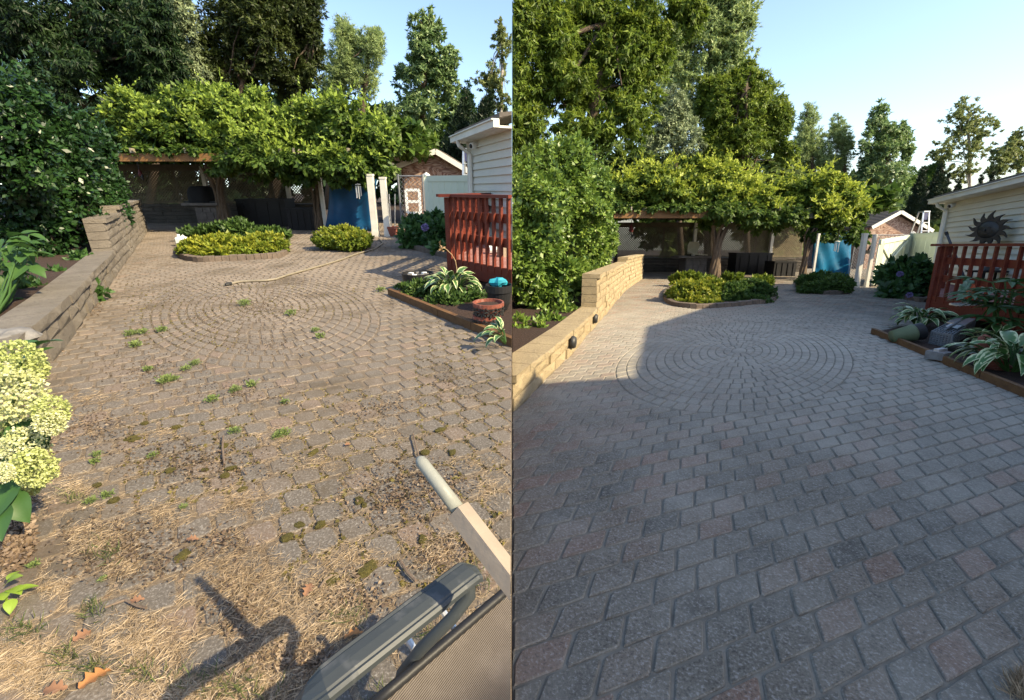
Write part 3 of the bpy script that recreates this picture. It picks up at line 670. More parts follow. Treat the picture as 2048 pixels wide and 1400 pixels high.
def pergola(yard, word, Yf, Yb, bx0, bx1, by, lx0, lx1, ly0, ly1, posts, vine, n, under):
    base = yard.at((bx0 + bx1) / 2, 600, Yf); base.z = 0
    t = thing(yard, 'pergola', 'timber pergola under a yellow-green vine in the %s yard' % word, 'pergola', base)
    Yq = Yf - 1.2; a, b = yard.at(bx0, by, Yq), yard.at(bx1, by, Yq); b.z = a.z
    h = 13 * yard.m(Yf); MB().beam(a, b, .12, h).build('beam', wood_tan, t)
    e = yard.at(bx1 + (bx1 - bx0) * 1.45, by, Yq); e.z = a.z
    MB().beam(b + Vector((.03, .25, .02)), e + Vector((0, .25, 0)), .12, h).build('beam', wood_old, t)
    n_r = 15
    for i in range(n_r):
        p = a.lerp(e, i / (n_r - 1)); p.z = a.z + h / 2 + .08
        MB().beam(p + Vector((0, .1 - .25 * (i % 3 == 1), 0)), p + Vector((0, Yb - Yq, 0)), .06, .15).build('rafter', wood_old, t)
    for i, (px_, yb_) in enumerate(posts):
        q = yard.at(px_, yb_, Yb if yb_ < 0 else Yf); q = yard.at(px_, by + 30, Yb - .15)
        MB().box((q.x, q.y, (a.z) / 2), .16, .16, a.z).build('post', wood_white, t)
    l0, l1 = yard.at(lx0, ly0, Yb), yard.at(lx1, ly1, Yb); zt, zb = l0.z, l1.z
    tf = thing(yard, 'lattice_fence', 'diagonal lattice screen behind the pergola of the %s yard' % word, 'fence', (l0.x, Yb, 0))
    lattice(yard, tf, l0.x, l1.x, zb, zt, Yb)
    MB().box(((l0.x + l1.x) / 2, Yb - .03, zt + .14), l1.x - l0.x + .2, .08, .28).build('top_rail', wood_lat, tf)
    MB().box(((l0.x + l1.x) / 2, Yb - .03, zb - .04), l1.x - l0.x + .2, .08, .09).build('bottom_rail', wood_lat, tf)
    for k in range(5):
        xx = l0.x + (l1.x - l0.x) * k / 4; MB().box((xx, Yb + .09, zt / 2), .1, .1, zt).build('post', wood_lat, tf)
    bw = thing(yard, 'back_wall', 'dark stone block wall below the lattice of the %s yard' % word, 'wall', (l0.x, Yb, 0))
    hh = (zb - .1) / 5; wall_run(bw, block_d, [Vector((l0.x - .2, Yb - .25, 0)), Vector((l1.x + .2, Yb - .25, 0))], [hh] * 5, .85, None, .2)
    v = thing(yard, 'vine', 'dense wisteria vine with yellow young shoots over the pergola of the %s yard' % word, 'vine', base)
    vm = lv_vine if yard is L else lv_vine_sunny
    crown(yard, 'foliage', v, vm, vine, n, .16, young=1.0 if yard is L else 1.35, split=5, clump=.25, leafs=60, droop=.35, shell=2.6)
    if under: crown(yard, 'hanging_foliage', v, lv_vine, under, int(n * .16), .17, young=.12, clump=.2, leafs=30, droop=.9)
    vx = [yard.at(q[0] + k * q[2], 300, Yf).x for q in vine for k in (-.9, .9)]; zr_ = a.z + h / 2 + .2
    n2 = 30000; C2 = np.stack([rng.uniform(min(vx) - 6, max(vx) + (.6 if yard is L else 2.2), n2), rng.uniform(Yf, Yb + .6, n2), zr_ + rng.random(n2) * 1.0], 1); C2 = C2[(C2[:, 0] < max(vx)) | (C2[:, 1] > Yf + .6)]; C2 = C2[(C2[:, 0] < -.4) if yard is L else (C2[:, 0] > .4)]
    npmesh('sun_block_foliage', tris(C2, rng.normal(size=C2.shape), np.full(len(C2), .36), .9, np.tile([0, 0, 1.], (len(C2), 1))), 3, lv_vine, v, attrs={'young': np.zeros(len(C2))})  # added leaf slab, stretched sideways past the vine to block sunlight
    shoots(yard, v, vine, 230, vm, .15)
    vines[word] = v; return t, v
vines = {}
VL = [(300, 240, 80, 52, 17), (380, 232, 75, 48, 17), (465, 226, 62, 56, 17), (500, 265, 46, 50, 16.8), (548, 285, 40, 40, 17), (608, 258, 58, 60, 17), (680, 250, 70, 64, 16.5), (742, 290, 52, 62, 16.3), (690, 325, 70, 40, 16), (585, 320, 60, 36, 16.5), (330, 258, 70, 30, 16.5), (445, 282, 50, 36, 16.4), (510, 300, 50, 42, 16.2), (250, 235, 40, 50, 16.5)]
UL = [(470, 312, 40, 20, 15.7), (540, 318, 50, 24, 15.7), (620, 325, 50, 22, 15.7), (690, 325, 50, 24, 15.6), (262, 296, 34, 10, 15.8), (360, 298, 60, 8, 15.8), (440, 325, 40, 22, 16.3), (520, 335, 40, 22, 16.3), (600, 350, 50, 16, 16.3), (700, 355, 50, 18, 16), (765, 335, 25, 24, 16), (285, 300, 35, 16, 16.4), (300, 305, 12, 14, 16), (340, 302, 10, 14, 16)]
pergola(L, 'weedy', 17, 22, 236, 440, 315, 246, 640, 342, 403, [(406, 1), (571, 1)], VL, 76000, UL)
VR = [(1245, 375, 60, 42, 21), (1310, 362, 65, 42, 21), (1380, 360, 70, 46, 21), (1450, 362, 55, 46, 21), (1490, 385, 40, 44, 20.8), (1522, 400, 36, 36, 20.8), (1580, 385, 52, 52, 20.5), (1645, 390, 56, 54, 20), (1697, 412, 40, 48, 19.8), (1600, 430, 60, 34, 20), (1505, 415, 55, 40, 20.3), (1435, 400, 48, 32, 20.3), (1340, 385, 60, 24, 20.5), (1668, 440, 45, 26, 19.8), (1725, 425, 15, 22, 19.8)]
UR = [(1450, 425, 40, 18, 19.4), (1510, 430, 40, 20, 19.4), (1570, 432, 40, 20, 19.4), (1255, 412, 30, 10, 19.5), (1350, 415, 60, 8, 19.5), (1425, 440, 30, 20, 20.3), (1530, 445, 50, 18, 20.3), (1640, 468, 50, 14, 20), (1715, 470, 22, 22, 19.8), (1255, 420, 30, 16, 20.4), (1300, 425, 12, 14, 20), (1236, 428, 12, 12, 20)]
pergola(Rt, 'clean', 20.8, 27, 1228, 1415, 429, 1236, 1602, 455, 511, [(1391, 1), (1546, 1)], VR, 76000, UR)

def vinetree(yard, t, x, ybase, ytop, wpx, nst):
    b = yard.g(x, ybase); Y = b.y; top = yard.at(x, ytop, Y).z; w = wpx * yard.m(Y) * .8
    tr = None
    for k in range(nst):
        a0 = 6.28 * k / nst; tw = random.uniform(1.5, 3.2); pts = []
        for i in range(9):
            s = i / 8; r = w * (.36 - .18 * math.sin(math.pi * min(1, s * 1.2)) + max(0, s - .65) * 1.1); a = a0 + tw * s
            pts.append((b.x + r * math.cos(a) + random.uniform(-.02, .02), b.y + r * math.sin(a) * .8, top * s - .02))
        o_ = MB().tube(pts, [w * .13 * (1.1 - .5 * i / 8) for i in range(9)], 7).build('stem' if tr else 'trunk', vinebark, tr or t, smooth=True); tr = tr or o_
    return t
vinetree(L, vines['weedy'], 452, 458, 318, 38, 8)
vinetree(L, vines['weedy'], 640, 462, 335, 26, 6)
vinetree(Rt, vines['clean'], 1428, 561, 432, 36, 8)
vinetree(Rt, vines['clean'], 1604, 562, 455, 24, 6)

# counters, pillars, grill, covers
def pillar(yard, label, x0, x1, y0, Y):
    a, b = yard.at(x0, y0, Y), yard.at(x1, y0, Y); c = (a + b) / 2; w = b.x - a.x; h = a.z
    t = thing(yard, 'stone_counter', label, 'outdoor counter', (c.x, Y, 0))
    MB().box((c.x, Y + w * .4, h / 2), w, w * .8, h).build('core', mortar, t)
    for fc in range(1):
        z = .02
        while z < h - .05:
            x = a.x + .02; hh = min(random.uniform(.16, .3), h - z - .02)
            while x < b.x - .05:
                ww = min(random.uniform(.2, .5), b.x - x - .02); J = lambda: random.uniform(.01, .03)
                MB().prism([(x + J(), Y - .03, z + J()), (x + ww - J(), Y - .03, z + J()), (x + ww - J(), Y - .03, z + hh - J()), (x + ww / 2, Y - .03, z + hh - .005), (x + J(), Y - .03, z + hh - J())], (0, .06, 0)).build('stone', stone, t); x += ww
            z += hh
    MB().box((c.x - w * .15, Y + w * .35, h + .05), w * 1.5, w * 1.1, .09).build('counter_slab', stone, t)
    return t, c, w, h
t, c, w, h = pillar(L, 'mortared stone counter pillar behind the larger weedy-yard bed', 388, 436, 411, 18.5)
g = thing(L, 'covered_grill', 'grill under a black cover on the stone counter of the weedy yard', 'grill', (c.x - .05, 18.9, h + .1))
wd = 42 * L.m(18.9); hgt = 31 * L.m(18.9); gx = L.at(404, 390, 18.9).x
V = []
for z, s, q in ((.0, 1.0, .0), (.35, 1.04, 0), (.7, .98, 0), (.92, .82, 0), (1.0, .6, 0)):
    for k in range(16):
        a = 2 * math.pi * k / 16; r = (abs(math.cos(a)) ** 4 + abs(math.sin(a)) ** 4) ** -.25 * (1 + .03 * math.sin(k * 5))
        V.append((gx + wd / 2 * s * r * math.cos(a), 18.9 + .4 * s * r * math.sin(a), h + .1 + hgt * z))
MB().add(V, [(i * 16 + k, i * 16 + (k + 1) % 16, (i + 1) * 16 + (k + 1) % 16, (i + 1) * 16 + k) for i in range(4) for k in range(16)] + [tuple(range(64, 80))]).build('cover', blackcloth, g, smooth=True)
MB().box((gx, 18.9, h + .13), wd * 1.5, .5, .05).build('side_shelf', black, g)
t, c, w, h = pillar(Rt, 'mortared stone counter pillar behind the larger clean-patio bed', 1372, 1415, 516, 22.5)
q = Rt.at(1388, 512, 22.6); hc = c.z
ch = thing(Rt, 'patio_chair', 'beige plastic chair left standing on the stone counter of the clean yard', 'chair', (q.x, 22.6, h + .1))
z0 = h + .1; MB().beam((q.x - .3, 22.45, z0 + .12), (q.x + .5, 22.45, z0 + .05), .5, .05).build('seat', mat('beige_shell', (.42, .38, .26), None, 4, .5, .05), ch)
MB().prism([(q.x - .28, 22.7, z0 + .1), (q.x + .18, 22.7, z0 + .05), (q.x + .28, 22.72, z0 + .55), (q.x + .2, 22.75, z0 + .68), (q.x - .2, 22.75, z0 + .68), (q.x - .3, 22.72, z0 + .5)], (0, .05, 0)).build('backrest', bpy.data.materials['beige_shell'], ch)
for sx_ in (-.25, .4): MB().beam((q.x + sx_, 22.4, z0 + .1), (q.x + sx_ * 1.1, 22.35, z0), .04, .04).build('leg', black, ch)
def dark_box(yard, label, x0, x1, yt, Y, name='storage_box'):
    a, b = yard.at(x0, yt, Y), yard.at(x1, yt, Y); w = b.x - a.x; c = (a + b) / 2; h = a.z; d = .9
    t = thing(yard, name, label, 'storage box', (c.x, Y, 0))
    MB().box((c.x, Y + d / 2, h * .46), w, d, h * .92).build('body', black, t)
    MB().box((c.x, Y + d / 2, h * .92 + h * .045), w * 1.03, d * 1.05, h * .09).build('lid', black, t)
    for k in range(4): MB().box((a.x + w * (k + .5) / 4, Y - .015, h * .46), .04, .03, h * .86).build('rib', black, t)
dark_box(L, 'tall black storage box under the weedy-yard pergola right of the trunk', 470, 568, 398, 19.5)
dark_box(L, 'lower dark slatted box beside the second trunk of the weedy yard', 572, 624, 417, 17.8)
dark_box(Rt, 'tall black storage box under the clean-yard pergola right of the trunk', 1474, 1546, 506, 24.5)
dark_box(Rt, 'lower dark slatted box beside the second trunk of the clean yard', 1550, 1594, 523, 23)

def lantern(yard, x, y0, y1, Y, label):
    a = yard.at(x, y0, Y); h = a.z - yard.at(x, y1, Y).z
    t = thing(yard, 'hanging_lantern', label, 'lantern', a)
    m_ = mat('maroon_paint', (.10, .018, .018), None, 6, .6, .1) if 'maroon_paint' not in bpy.data.materials else bpy.data.materials['maroon_paint']
    MB().lathe((a.x, a.y, a.z - h), [(h * .24, 0), (h * .3, h * .25), (h * .16, h * .75), (h * .03, h)], 8).build('body', m_, t, smooth=False)
    MB().tube([a, a + Vector((0, 0, .45))], .012, 5).build('cord', black, t)
    MB().lathe((a.x + .05, a.y, a.z - h * 1.6), [(.02, 0), (.05, .1), (.03, .2)], 7).build('pendant', black, t)
lantern(L, 278, 338, 352, 17.2, 'dark red lantern hanging from the weedy-yard pergola beam')
lantern(Rt, 1263, 447, 464, 21, 'dark red lantern hanging from the clean-yard pergola beam')

def chime(yard, x, y0, y1, Y, label):
    a = yard.at(x, y0, Y); h = a.z - yard.at(x, y1, Y).z; t = thing(yard, 'wind_chime', label, 'wind chime', a)
    MB().lathe(a, [(.09, 0), (.09, .03), (.02, .05)], 10).build('top_disc', wood_white, t)
    for k in range(5):
        an = k * 1.257; l = h * (.75 + .06 * k); q = a + Vector((.075 * math.cos(an), .075 * math.sin(an), -.03))
        MB().tube([q, q - Vector((0, 0, l))], .018, 6).build('tube', alu, t)
    MB().tube([a, a + Vector((0, 0, .5))], .008, 4).build('cord', black, t)
chime(L, 716, 370, 396, 15.6, 'silver wind chime hanging in front of the dark blue tarp')
chime(Rt, 1675, 484, 503, 19.3, 'silver wind chime hanging in front of the bright blue tarp')
tarpr = mat('blue_tarp_bright', (.004, .13, .27), (.003, .085, .19), 3, .45, .25)
sheet(L, 'tarp_curtain', tarpm, [L.at(661, 340, 17.2), L.at(756, 340, 17.2), L.at(742, 463, 17.2), L.at(652, 456, 17.2)], label='dark blue tarp curtain hanging behind the smaller weedy-yard bed', category='tarp')
sheet(Rt, 'tarp_curtain', tarpr, [Rt.at(1628, 465, 21), Rt.at(1705, 462, 21), Rt.at(1696, 556, 21), Rt.at(1624, 552, 21)], label='bright blue tarp curtain hanging behind the smaller clean-patio bed', category='tarp')

def post(yard, x, ybase, ytop, wpx, label, name='white_post', m=None):
    b = yard.g(x, ybase); h = yard.zrow(b.y, ytop); w = wpx * yard.m(b.y) * (.9 if yard is L else .62)
    t = thing(yard, name, label, 'post', b)
    MB().box((b.x, b.y, h / 2), w, w, h).build('shaft', m or wood_white, t)
    MB().box((b.x, b.y, h + .03), w * 1.15, w * 1.15, .06).build('cap', m or wood_white, t)
    MB().box((b.x, b.y, .09), w * 1.12, w * 1.12, .18).build('base', m or wood_white, t)
    return t
post(L, 752, 473, 352, 13, 'left white square post beside the dark blue tarp')
post(L, 776, 473, 358, 12, 'right white square post at the chain-link gate of the weedy yard')
post(L, 653, 462, 350, 7, 'narrow pale post at the left edge of the dark blue tarp')
post(Rt, 1712, 575, 470, 12, 'white square post beside the bright blue tarp')
post(Rt, 1732, 575, 472, 9, 'white gate post with black latch left of the white gate')
post(Rt, 1623, 567, 470, 6, 'narrow pale post at the left edge of the bright blue tarp')
lt = Rt.at(1735, 504, 20.6); tl = thing(Rt, 'gate_latch', 'black latch on the white gate post', 'latch', lt)
MB().box(lt, .2, .1, .16).build('plate', black, tl); MB().beam(lt, lt + Vector((.02, -.1, .28)), .05, .05).build('lever', black, tl)

# ------------------------------------------------------------------ chain-link, gate, vinyl fence
def chain(yard, label, x0, x1, yt, yb, Y, sp=.14):
    a, b = yard.at(x0, yt, Y), yard.at(x1, yb, Y); t = thing(yard, 'chain_link_fence', label, 'fence', (a.x, Y, 0))
    z1, z0 = a.z, max(b.z, .05); mb = MB(); h = z1 - z0; u = a.x - h
    while u < b.x + h:
        for s in (0, 1):
            p, q = ((u, z0), (u + h, z1)) if s else ((u, z1), (u + h, z0))
            t0 = max(0, (a.x - p[0]) / h); t1 = min(1, (b.x - p[0]) / h)
            if t1 - t0 > .02: mb.beam((p[0] + h * t0, Y + s * .01, p[1] + (q[1] - p[1]) * t0), (p[0] + h * t1, Y + s * .01, p[1] + (q[1] - p[1]) * t1), .008, .011)
        u += sp
    mb.build('wire_mesh', galv, t, kind='stuff')
    for x in (a.x, b.x): MB().tube([(x, Y, 0), (x, Y, z1 + .05)], .03, 8).build('post', galv, t)
    MB().tube([(a.x, Y, z1), (b.x, Y, z1)], .025, 8).build('top_rail', galv, t)
chain(L, 'chain-link fence between the white posts and the pale vinyl panel', 796, 850, 352, 440, 15.2)
chain(Rt, 'chain-link fence behind the white gate of the clean yard', 1712, 1812, 470, 570, 22.5)
def vfence(yard, label, A, B, h0, h1, nb):
    A, B = Vector(A), Vector(B); t = thing(yard, 'vinyl_fence', label, 'fence', A); d = (B - A).normalized(); ln = (B - A).length
    for k in range(nb):
        p, q = A + d * ln * (k + .02) / nb, A + d * ln * (k + .98) / nb; hp = h0 + (h1 - h0) * (k + .5) / nb
        MB().beam(p + Vector((0, 0, hp * .5)), q + Vector((0, 0, hp * .5)), .03, hp - .25, (0, 0, 1)).build('board', vinyl, t)
    for z0_, z1_ in ((h0 - .06, h1 - .06), (.12, .12)):
        MB().beam(A + Vector((0, 0, z0_)), B + Vector((0, 0, z1_)), .07, .16).build('rail', vinyl, t)
    MB().box((A.x, A.y, h0 / 2), .15, .15, h0 + .06).build('post', vinyl, t); MB().lathe((A.x, A.y, h0 + .03), [(.12, 0), (.1, .03), (.01, .09)], 4).build('post_cap', trim, t)
    return t
A = L.at(858, 440, 14.6); A.z = 0; B = L.at(946, 440, 13); B.z = 0
vfence(L, 'pale green-white vinyl fence panel between chain link and house in the weedy yard', A, B, L.zrow(14.6, 353), L.zrow(13, 352), 7)
A = Rt.at(1808, 560, 20); A.z = 0; B = Rt.at(1872, 560, 17); B.z = 0
vfence(Rt, 'white vinyl fence panel between the gate and the house in the clean yard', A, B, Rt.zrow(20, 468), Rt.zrow(17, 464), 6)
G0, G1 = Rt.g(1742, 574), Vector((A.x - .12, A.y + .05, 0)); gh = Rt.zrow(G0.y, 479); gh1 = Rt.zrow(20, 470)
gt = thing(Rt, 'vinyl_gate', 'white vinyl gate with X-shaped brace in the clean yard', 'gate', G0); d = (G1 - G0); nb = 6
for k in range(nb):
    p, q = G0 + d * (k + .02) / nb, G0 + d * (k + .98) / nb; hp = gh + (gh1 - gh) * (k + .5) / nb
    MB().beam(p + Vector((0, 0, hp / 2 + .05)), q + Vector((0, 0, hp / 2 + .05)), .03, hp - .1).build('board', vinyl, gt)
nf = Vector((d.y, -d.x, 0)).normalized() * .045; Zv = lambda z: Vector((0, 0, z))
for nm, p, q in (('rail', G0 + Zv(gh - .08), G1 + Zv(gh1 - .08)), ('rail', G0 + Zv(.16), G1 + Zv(.16))): MB().beam(p + nf, q + nf, .05, .17).build(nm, vinyl, gt)
for p, hh in ((G0 + d * .04, gh), (G0 + d * .96, gh1)): MB().box((p.x + nf.x, p.y + nf.y, hh / 2), .17, .05, hh - .1).build('stile', vinyl, gt)
mid = G0 + d * .5
MB().beam(G0 + d * .1 + Zv(gh - .25) + nf * 1.1, mid + Zv(gh * .46) + nf * 1.1, .05, .1).build('brace', vinyl, gt)
MB().beam(G0 + d * .92 + Zv(gh1 - .25) + nf * 1.3, G0 + d * .06 + Zv(.28) + nf * 1.3, .05, .1).build('brace', vinyl, gt)

# ------------------------------------------------------------------ sheds with swirled boards
def shed(yard, label, rx, ry, lx, ly, ex, ey, Y, rl=5):
    a, r, e = yard.at(lx, ly, Y), yard.at(rx, ry, Y), yard.at(ex, ey, Y)
    t = thing(yard, 'shed', label, 'shed', (r.x, Y, 0))
    a2, e2 = a.lerp(r, .1), e.lerp(r, .1)
    MB().prism([(a2.x, Y, -.02), (e2.x, Y, -.02), (e2.x, Y, e2.z - .1), (r.x, Y, r.z - .1), (a2.x, Y, a2.z - .1)], (0, .15, 0)).build('gable_wall', shedwall, t)
    back = Vector((0, rl, 0)); fo = Vector((0, -.35, 0)); up = Vector((0, 0, .09))
    MB().box((a2.x - .06, Y + rl / 2, a2.z / 2 - .1), .1, rl - .2, a2.z).build('side_wall', shedwall, t)
    MB().box((e2.x + .06, Y + rl / 2, e2.z / 2 - .1), .1, rl - .2, e2.z).build('side_wall', shedwall, t)
    n = 9
    for u, v in ((a, r), (e, r)):
        for k in range(n):                # shingle courses, each lapping the one below
            p, q = u.lerp(v, k / n), u.lerp(v, (k + 1.05) / n); lift = Vector((0, 0, .035))
            MB().hexa([p + fo, p + back, q + back, q + fo, p + fo + up + lift, p + back + up + lift, q + back + up, q + fo + up]).build('shingle_course', shingle, t)
        MB().beam(u + fo * 1.1 + Vector((0, 0, -.02)), v + fo * 1.1 + Vector((0, 0, -.02)), .05, .2).build('fascia_board', trim, t)
shed(L, 'small gabled shed with swirled brown boards beyond the weedy-yard fence', 874, 303, 798, 333, 940, 343, 21, 5)
shed(Rt, 'small gabled shed with swirled brown boards beyond the white gate', 1793, 424, 1735, 455, 1856, 462, 30, 6)
def ladder(yard, label, x0, x1, yt, Y):
    a, b = yard.at(x0, yt, Y), yard.at(x1, yt, Y); w = b.x - a.x; h = a.z; c = (a + b) / 2
    t = thing(yard, 'step_ladder', label, 'ladder', (c.x, Y, 0))
    for s, yo in ((-1, 0), (1, 0), (-1, .9), (1, .9)):
        MB().beam((c.x + s * w * (.5 + .35 * 1), Y - .45 + yo * 1.4 * 1, 0), (c.x + s * w * .42, Y + yo * .25, h), .06, .035).build('rail', alu, t)
    for k in range(1, 8):
        z = h * k / 8.3; f = 1 - z / h; MB().box((c.x, Y - .45 * f, z), w * (.84 + .86 * f), .09, .03).build('rung', alu, t)
    MB().box((c.x, Y + .1, h), w * .95, .32, .05).build('top_cap', alu, t); MB().box((c.x, Y - .02, h - .2), w * .55, .03, .3).build('label_plate', mat('navy_sticker', (.06, .065, .14), None, 5, .5, 0) if yard is L else bpy.data.materials['navy_sticker'], t)
ladder(L, 'aluminium step ladder standing behind the weedy-yard vinyl fence', 926, 939, 298, 15)
ladder(Rt, 'aluminium step ladder standing behind the white fence of the clean yard', 1846, 1859, 423, 20.5)
lw = thing(L, 'window_frame', 'white window sash leaning behind the chain-link fence', 'window', L.at(822, 400, 16.4)); q = L.at(815, 426, 16.4); q2 = L.at(838, 380, 16.4)
for z in (q.z, (q.z + q2.z) / 2, q2.z): MB().box(((q.x + q2.x) / 2, 16.4, z), q2.x - q.x, .06, .09).build('rail', whitepl, lw)
for x in (q.x, q2.x): MB().box((x, 16.4, (q.z + q2.z) / 2), .08, .062, q2.z - q.z).build('stile', whitepl, lw)
MB().box(((q.x + q2.x) / 2, 16.41, q.z / 2), q2.x - q.x, .05, max(q.z, .1)).build('lower_panel', wood_lat, lw)

# ------------------------------------------------------------------ houses
def house(yard, label, A, B, zt, eave_over, gut_z0):
    """lap-sided wall from A (far corner) to B (near end), eave along it"""
    A, B = Vector(A), Vector(B); t = thing(yard, 'house', label, 'house', A); d = (B - A).normalized(); ln = (B - A).length
    out = Vector((d.y, -d.x, 0)); out = out if out.x < 0 else -out
    n = round((zt - .2) / .16); ch_ = (zt - .2) / n
    for k in range(n):
        z0 = .2 + k * ch_; z1 = z0 + ch_
        V = [A + out * .045, B + out * .045, B - out * .05, A - out * .05]
        P = [(v.x, v.y, z0) for v in V]; V2 = [A + out * .004, B + out * .004, B - out * .05, A - out * .05]; P += [(v.x, v.y, z1 + .002) for v in V2]
        MB().hexa(P).build('siding_board', siding, t)
    MB().beam(A - out * .07 + Vector((0, 0, .1)), B - out * .07 + Vector((0, 0, .1)), .1, .2).build('foundation', mortar, t)
    e1 = A - d * .35 + out * eave_over; e2 = B + out * eave_over
    MB().hexa([(v.x, v.y, zt) for v in (e1, e2, B - out * .05, A - d * .35 - out * .05)] + [(v.x, v.y, zt + .04) for v in (e1, e2, B - out * .05, A - d * .35 - out * .05)]).build('soffit', trim, t)
    g1, g2 = e1 + out * .06, e2 + out * .06
    MB().beam(g1 + Vector((0, 0, zt + .07)), g2 + Vector((0, 0, zt + .07)), .12, .13).build('gutter', trim, t)
    MB().beam(g1 + out * .02 + Vector((0, 0, zt + .14)), g2 + out * .02 + Vector((0, 0, zt + .14)), .15, .025).build('gutter_lip', trim, t)
    nr = 6; rise = .55; run = 2.4
    for k in range(nr):
        f0, f1 = k / nr, (k + 1.06) / nr
        P = []
        for zz in (0, .05):
            for v, f in ((e1, f0), (e2, f0), (e2, f1), (e1, f1)): q = v - out * run * f; P.append((q.x, q.y, zt + .17 + rise * f + zz + (.03 if f == f0 and zz else 0)))
        MB().hexa(P).build('shingle_course', shingle, t)
    cp = A - d * .02 + out * .045; MB().box((cp.x, cp.y, zt / 2), .1, .1, zt - .02).build('corner_trim', trim, t)
    wd_ = A - d * .0 - out * 2.4; MB().beam(A - out * .15 + Vector((0, 0, zt / 2)), wd_ + Vector((0, 0, zt / 2)), .1, zt - .1).build('end_wall', siding, t)
    dp = A + d * .22 + out * .09
    MB().tube([(dp.x + out.x * .3, dp.y + out.y * .3, zt + .02), (dp.x + out.x * .26, dp.y + out.y * .26, zt - .1), (dp.x, dp.y, zt - .28), (dp.x, dp.y, .05)], .05, 6).build('downspout', trim, t)
    cm = A + d * .62 + out * .12; tc = thing(yard, 'security_camera', 'white round security camera under the eave of the house in the %s yard' % ('weedy' if yard is L else 'clean'), 'camera', (cm.x, cm.y, zt - .1))
    q = Vector((cm.x, cm.y, zt - .12)); look = (out + Vector((0, -.6, -.3))).normalized().to_track_quat('Z', 'Y').to_matrix()
    MB().lathe(q, [(.06, -.1), (.075, -.08), (.075, .06), (.06, .08)], 14, look).build('housing', whitepl, tc, smooth=True)
    MB().lathe(q, [(.05, .07), (.05, .085), (.01, .095)], 12, look).build('lens', black, tc, smooth=True)
    MB().tube([q, q - out * .1 + Vector((0, 0, .06))], .025, 6).build('bracket', whitepl, tc)
    return t, d, out
hl, dl, ol = house(L, 'cream vinyl-sided house corner with gutter above the weedy-yard deck', L.at(938, 380, 12) * 1, Vector((.02, 9.2, 0)), L.zrow(12, 283), .3, 0) if False else (None, None, None)
A = L.at(944, 380, 12); A.z = 0
hl, dl, ol = house(L, 'cream vinyl-sided house corner with gutter above the weedy-yard deck', A, Vector((.05, 9.3, 0)), L.zrow(12, 285), .3, 0)
A = Rt.at(1880, 500, 15.5); A.z = 0
hr, dr_, orr = house(Rt, 'cream vinyl-sided house wall with a metal sun ornament above the clean-yard deck', A, A + Vector((-.52, -1, 0)).normalized() * 9.5, Rt.zrow(15.5, 406), .35, 0)
# unseen house wing right of frame, outline traced back from the wanted patio shade
sloc = (Rt.M.inverted().to_3x3() @ SUN); hW = 6.0; off = Vector((sloc.x, sloc.y, 0)) * (hW / sloc.z)
ed_ = [Vector((-.06, -8, 0)), Vector((-.06, Rt.g(1024, 772).y, 0)), Rt.g(1262, 757), Rt.g(1290, 655), Rt.g(1395, 621), Rt.g(1470, 594), Rt.g(1560, 594), Rt.g(1600, 585)]
for pts_, hW, nm in ((ed_[:5], 6.0, 'main'), (ed_[4:], 4.0, 'low')):
    off = Vector((sloc.x, sloc.y, 0)) * (hW / sloc.z); roofl = [Vector((q.x, q.y, 0)) + off for q in pts_]; xr = max(q.x for q in roofl) + 6
    MB().prism([(q.x, q.y, hW - .25) for q in roofl + [Vector((xr, roofl[-1].y, 0)), Vector((xr, roofl[0].y, 0))]], (0, 0, .25)).build('shade_wing_roof', shingle, hr)
    wl_ = [Vector((q.x + .3, q.y - .25, 0)) for q in roofl]; MB().prism([(q.x, q.y, 0) for q in wl_ + [Vector((xr - .3, roofl[-1].y - .3, 0)), Vector((xr - .3, roofl[0].y + .3, 0))]], (0, 0, hW - .26)).build('shade_wing_wall', siding, hr)

# ------------------------------------------------------------------ decks
def deck(yard, label, A, fd, fl, bd, bl, zf, zr, sp=.165, clear=0.):
    A = Vector(A); fd, bd = Vector(fd).normalized(), Vector(bd).normalized(); t = thing(yard, 'deck', label, 'deck', A); Zu = lambda z: Vector((0, 0, z))
    B, C = A + fd * fl, A + bd * bl; n = 26
    for k in range(n):
        p, q = A + bd * bl * (k + .03) / n, A + bd * bl * (k + .97) / n
        MB().hexa([(v.x, v.y, zf - .035) for v in (p, p + fd * fl, q + fd * fl, q)] + [(v.x, v.y, zf + random.uniform(0, .004)) for v in (p, p + fd * fl, q + fd * fl, q)]).build('floor_board', deckfl, t)
    for P, Q, d in ((A, B, fd), (A, C, bd)):
        ln = (Q - P).length; nv = Vector((d.y, -d.x, 0)); nv = nv if nv.dot(-(fd + bd)) > 0 else -nv
        e = -d * .05
        MB().beam(P + nv * .03 + Zu(zf - .13) + e, Q + nv * .03 + Zu(zf - .13), .045, .27).build('fascia_board', redwood, t)
        MB().beam(P + nv * .02 + Zu(zr) - d * .22, Q + nv * .02 + Zu(zr), .19, .045).build('cap_rail', redwood, t)
        for f in (.70, .36): MB().beam(P - nv * .005 + Zu(zf + (zr - zf) * f), Q - nv * .005 + Zu(zf + (zr - zf) * f), .04, .13).build('rail', redwood, t)
        k = 0; s = .2
        while s < ln:
            p = P + d * s + nv * .04
            MB().beam(p + Zu(zf - .10), p + Zu(zr - .024), .045, .045, (d.x, d.y, 0)).build('baluster', redwood, t); s += sp
        s = 0.0
        while s <= ln:
            p = P + d * s; MB().box((p.x, p.y, (zr - .03) / 2), .13, .13, zr - .03, math.atan2(d.y, d.x)).build('post', redwood, t); s += 2.3
    MB().prism([(v.x, v.y, .01) for v in (A - nv * 0 + (fd + bd) * .15, B + bd * .15, B + bd * bl, C + fd * .15)], (0, 0, .03)).build('shaded_base', mulch, t)
    return t
